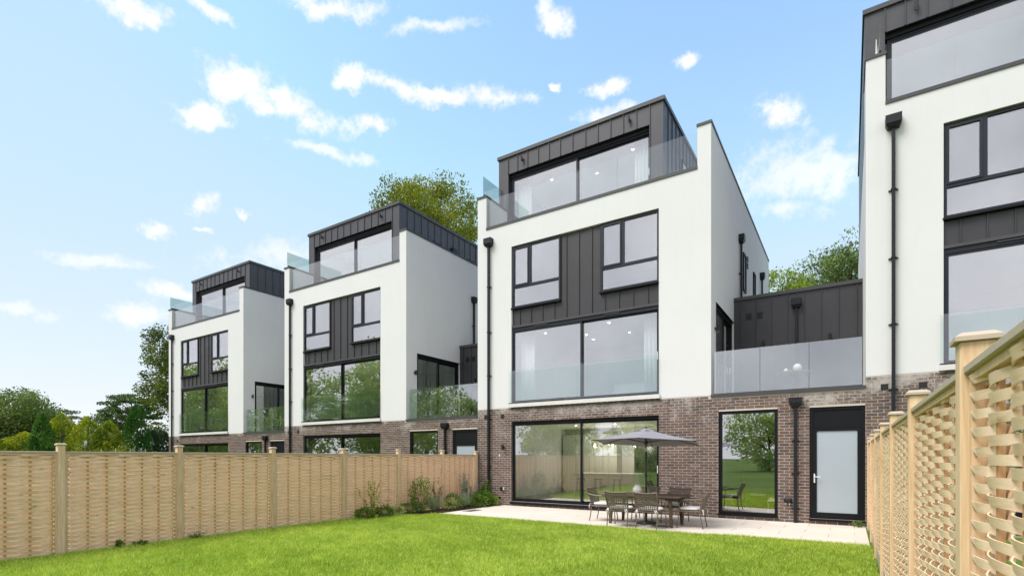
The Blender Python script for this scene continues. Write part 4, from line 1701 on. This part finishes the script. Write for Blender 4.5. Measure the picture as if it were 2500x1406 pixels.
conifer('cypress', place(104, 1008, 34)[0], place(104, 1008, 34)[1], 2.1, 9000, .18, (.03, .1, .016), (.16, .33, .05), 'dark green conical conifer in front of the golden ones', 31, .62)
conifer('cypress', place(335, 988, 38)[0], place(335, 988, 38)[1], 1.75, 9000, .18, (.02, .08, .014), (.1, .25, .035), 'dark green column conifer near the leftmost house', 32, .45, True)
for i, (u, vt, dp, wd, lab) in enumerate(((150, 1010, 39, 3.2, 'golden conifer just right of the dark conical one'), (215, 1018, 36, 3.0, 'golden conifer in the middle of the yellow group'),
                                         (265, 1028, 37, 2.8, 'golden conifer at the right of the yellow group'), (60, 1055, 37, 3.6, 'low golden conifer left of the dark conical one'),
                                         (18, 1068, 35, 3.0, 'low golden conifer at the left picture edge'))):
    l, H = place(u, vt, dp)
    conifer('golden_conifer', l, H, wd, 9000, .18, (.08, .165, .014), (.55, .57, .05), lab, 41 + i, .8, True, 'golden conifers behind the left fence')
for i, (u, vt, dp) in enumerate(((385, 1045, 44), (372, 1050, 42), (398, 1052, 43))):
    l, H = place(u, vt, dp)
    conifer('dark_yew', l, H, 1.6, 4000, .18, (.015, .04, .016), (.045, .09, .03), ('middle', 'left', 'right')[i] + ' of the dark yews beside the leftmost house', 51 + i, .5, True, 'dark yews beside the leftmost house')
# across the gardens, out of the frame; the window glass mirrors them
back = [(-44, -13, 10.5, 8), (-51, -18, 11, 9), (-39, -11, 10, 8), (-58, -14, 11, 9), (-24, -19, 11, 9), (-33, -17, 12, 9), (-43, -36, 11, 9), (-27, -27, 11, 9), (-16, -37, 7.5, 8), (-30, -24, 13, 9), (-38, -30, 12, 9), (-26, -34, 9.5, 8), (-48, -22, 15, 10), (-20, -44, 8.6, 9), (-8, -48, 8.0, 9), (3, -52, 8.3, 9), (14, -54, 7.6, 9), (26, -54, 8.6, 9),
        (-34, -44, 9, 9), (-60, -34, 15, 11), (-14, -56, 9, 9), (38, -50, 9, 9)]
for i, (x, yv, hh, wd) in enumerate(back):
    broadleaf('garden_tree', (x, yv, 0), hh, wd, .02, 85, 90, .34, (.2, .29, .09), (.5, .58, .2),
              'broadleaf tree beyond the garden end, number %d from the house side, mirrored in the windows' % (i + 1) if False else 'broadleaf tree beyond the garden end, mirrored in the window glass', 70 + i, group='trees beyond the garden end', fill=.2)

# low trellis in the neighbouring garden
tr = empty('trellis', place(305, 1100, 24)[0], R(20), label='low wooden trellis with climbers showing just above the left fence', cat='trellis')
for k in range(9):
    MB().box(-1.8 + k * .42, -1.77 + k * .42, -.012, .012, 0, 1.98 if k % 2 else 1.86).build('upright', 'fence_rail', tr)
for z in (1.55, 1.8):
    MB().box(-1.85, 1.65, .013, .033, z, z + .03).build('cross_bar', 'fence_rail', tr)
tp = place(300, 1100, 24.6)[0]


def shrub(name, loc, H, wd, n, leaf, c0, c1, label, seed, shape='round', spread=1.0, asp=.5, stems=7, group='plants in the border by the left fence'):
    r = np.random.default_rng(seed)
    e = empty(name, loc, label=label, cat='plant', group=group)
    st = MB()
    if shape == 'round':
        d = unit(r.normal(size=(n, 3)))
        rad = r.uniform(.25, 1, n) ** .5
        lob = unit(r.normal(size=(7, 3)))
        bl = 1 + (r.uniform(-.3, .35, 7)[None] * np.clip(d @ lob.T, 0, 1) ** 3).sum(1)
        C = d * (rad * bl)[:, None] * np.array([wd / 2, wd / 2, H / 2]) + np.array([0, 0, H * .52])
        C[:, 2] = np.abs(C[:, 2])
        V = leaves(C, leaf, unit(C - np.array([0, 0, H * .3])), spread, asp, seed)
        for k in range(stems):
            a = 2 * math.pi * k / stems
            limbs(st, (0, 0, 0), (wd * .3 * math.cos(a), wd * .3 * math.sin(a), H * .75), .008, .002, seed + k, 5, .1)
    elif shape == 'stems':      # long arching shoots with leaves along them
        pts, dirs = [], []
        for k in range(stems):
            a, ln = r.uniform(0, 2 * math.pi), r.uniform(.6, 1) * H
            lean = r.uniform(.1, .55) * wd / 2
            tip = (lean * 1.6 * math.cos(a), lean * 1.6 * math.sin(a), ln)
            pp = limbs(st, (r.uniform(-.05, .05), r.uniform(-.05, .05), 0), tip, .007, .002, seed + k, 8, .07)
            m_ = n // stems
            q = np.sort(r.uniform(.12, 1, m_)) * (len(pp) - 1)
            i0 = np.minimum(q.astype(int), len(pp) - 2)
            A = np.array([tuple(x) for x in pp])
            pts.append(A[i0] + (A[i0 + 1] - A[i0]) * (q - i0)[:, None] + r.normal(0, .018, (m_, 3)))
            dirs.append(unit(A[i0 + 1] - A[i0]))
        C, D = np.concatenate(pts), np.concatenate(dirs)
        V = leaves(C, leaf, D * .9, spread, asp, seed)
    else:                        # tuft: upright narrow blades or sprays from one root
        a = r.uniform(0, 2 * math.pi, n)
        ln = H * r.uniform(.5, 1, n)
        sp = wd / 2 * r.uniform(0, 1, n)
        k = r.uniform(.25, 1, n)
        C = np.stack([sp * np.cos(a) * k, sp * np.sin(a) * k, ln * k], 1)
        D = unit(np.stack([sp * np.cos(a), sp * np.sin(a), ln], 1))
        V = leaves(C, leaf, D * 3, .5, asp, seed)
        for q in range(stems):
            b = 2 * math.pi * q / stems
            limbs(st, (0, 0, 0), (wd * .25 * math.cos(b), wd * .25 * math.sin(b), H * .7), .006, .002, seed + q, 4, .06)
    st.build('stem', 'twig', e, True)
    m = np_mesh('foliage', V, None, 'leaf', shades(len(V) // 4, c0, c1, seed))
    link(bpy.data.objects.new('foliage', m), e)
    return e


for k in range(6):
    shrub('climbing_plant', (tp[0] - 1.5 + .62 * k, tp[1] - .3 + .22 * k, 0), 1.9 + .18 * random.random(), .8, 500, .1, (.09, .13, .04), (.28, .34, .14),
          ('leftmost', 'second', 'third', 'fourth', 'fifth', 'rightmost')[k] + ' of the pale leafy climbers on the low trellis', 90 + k, group='climbers on the trellis')

shrub('forsythia', (.33, -5.05, 0), 1.12, .95, 420, .07, (.2, .24, .02), (.42, .42, .06), 'sparse yellow green shrub with long bare shoots by the fence', 101, 'stems', 1.0, .36, 9)
MB_tag = MB().box(-.012, .012, -.001, .001, -.14, 0)
tg = MB_tag.build('plant_label', 'white_plastic', None, False, (.5, -5.02, .42))
tg.rotation_euler = (0, R(-35), R(10))
tag(tg, 'white plastic label hanging on the sparse yellow green shrub', 'plant label')
shrub('laurel_shrub', (.42, -3.32, 0), .92, .58, 1500, .055, (.05, .11, .015), (.2, .3, .04), 'upright bushy green shrub beside the fence post', 102)
shrub('photinia', (.3, -2.45, 0), .95, .5, 420, .055, (.12, .1, .04), (.3, .25, .1), 'thin brownish shrub with sparse leaves against the fence', 103, 'stems', 1.0, .4, 10)
shrub('blue_cypress', (.3, -1.15, 0), 1.18, .42, 1500, .05, (.14, .21, .18), (.31, .4, .36), 'silvery blue feathery shrub near the last fence post', 104, 'stems', .8, .25, 14)
shrub('blue_cypress', (.38, -1.0, 0), .75, .6, 900, .05, (.14, .21, .18), (.31, .4, .36), 'lower silvery blue shrub leaning out of the border', 105, 'stems', .8, .25, 10)
shrub('lavender', (.62, -3.0, 0), .52, .7, 1100, .09, (.16, .22, .13), (.33, .4, .26), 'grey green lavender tuft at the corner of the lawn', 106, 'tuft', 1, .12)
shrub('lavender', (.68, -1.6, 0), .5, .65, 1000, .09, (.16, .22, .14), (.33, .4, .28), 'grey green lavender tuft beside the patio edge', 107, 'tuft', 1, .12)
shrub('euonymus', (.62, -2.25, 0), .34, .45, 500, .05, (.25, .3, .07), (.6, .58, .3), 'small variegated cream and green plant by the patio corner', 108)
shrub('euonymus', (.4, -4.2, 0), .3, .42, 420, .05, (.25, .3, .07), (.6, .58, .3), 'small variegated cream and green plant left of the bushy shrub', 109)
shrub('hebe', (.6, -2.05, 0), .5, .62, 900, .055, (.05, .11, .02), (.18, .28, .06), 'low leafy green plant between the two lavender tufts', 110)
shrub('hebe', (.42, -3.75, 0), .34, .6, 800, .05, (.035, .085, .02), (.13, .22, .05), 'low dark green plant in front of the bushy shrub', 111)
shrub('geranium', (.3, -5.3, 0), .3, .5, 700, .06, (.06, .13, .015), (.2, .3, .04), 'low green plant at the foot of the fence, left end of the border', 112)
shrub('geranium', (.34, -4.65, 0), .28, .5, 600, .06, (.05, .12, .015), (.18, .28, .04), 'low green plant between the sparse shrub and the cream plant', 113)
shrub('bergenia', (.62, -.55, 0), .46, .75, 1000, .08, (.045, .11, .015), (.16, .28, .04), 'leafy green mound beside the house corner', 114)
shrub('bergenia', (.72, -.95, 0), .4, .6, 700, .08, (.06, .13, .02), (.2, .3, .05), 'leafy green mound beside the blue shrubs', 115)
shrub('tall_weed', (.46, -.22, 0), .95, .5, 420, .1, (.06, .13, .02), (.2, .31, .05), 'tall green plant in front of the black downpipe', 116, 'stems', 1, .3, 6)
shrub('lime_plant', (.9, -.35, 0), .3, .4, 500, .06, (.16, .24, .03), (.34, .4, .08), 'small lime green plant where the border meets the paving', 117)
shrub('tuft_weed', (.12, -10.6, 0), .16, .2, 70, .07, (.06, .13, .02), (.16, .26, .04), 'small weed at the foot of the fence, right of the second post', 118, 'stems', 1, .5, 5)
shrub('tuft_weed', (.1, -10.25, 0), .1, .25, 70, .06, (.06, .13, .02), (.16, .26, .04), 'lower weed at the foot of the fence beside a taller one', 119)
shrub('tuft_weed', (.12, -9.35, 0), .16, .5, 240, .05, (.06, .13, .02), (.16, .26, .04), 'grassy weed by the third fence post', 120, 'tuft', 1, .15)
shrub('tuft_weed', (10.98, -.2, 0), .14, .25, 120, .05, (.08, .16, .02), (.2, .3, .04), 'small weed at the foot of the wall beside the back door', 121)

hc = [o for o in bpy.data.objects if o.name.startswith('terraced_house') and abs(o.location.x - PITCH) < .1][0]
sliver = MB().add([(.2, YQ - .004, 10.5), (.32, YQ - .004, 10.5), (.32, YQ - .004, 10.72), (.265, YQ - .004, 10.72), (.25, YQ - .004, 11.75), (.235, YQ - .004, 11.75),
                (.2, YQ - .001, 10.5), (.32, YQ - .001, 10.5), (.32, YQ - .001, 10.72), (.265, YQ - .001, 10.72), (.25, YQ - .001, 11.75), (.235, YQ - .001, 11.75)],
               [(0, 1, 2, 3), (0, 3, 4, 5), (9, 8, 7, 6), (11, 10, 9, 6)] + [(i, i + 6, (i + 1) % 6 + 6, (i + 1) % 6) for i in range(6)])
sliver.build('white_sliver', 'sliver_white', hc)  # thin white sliver in front of the left zinc panel
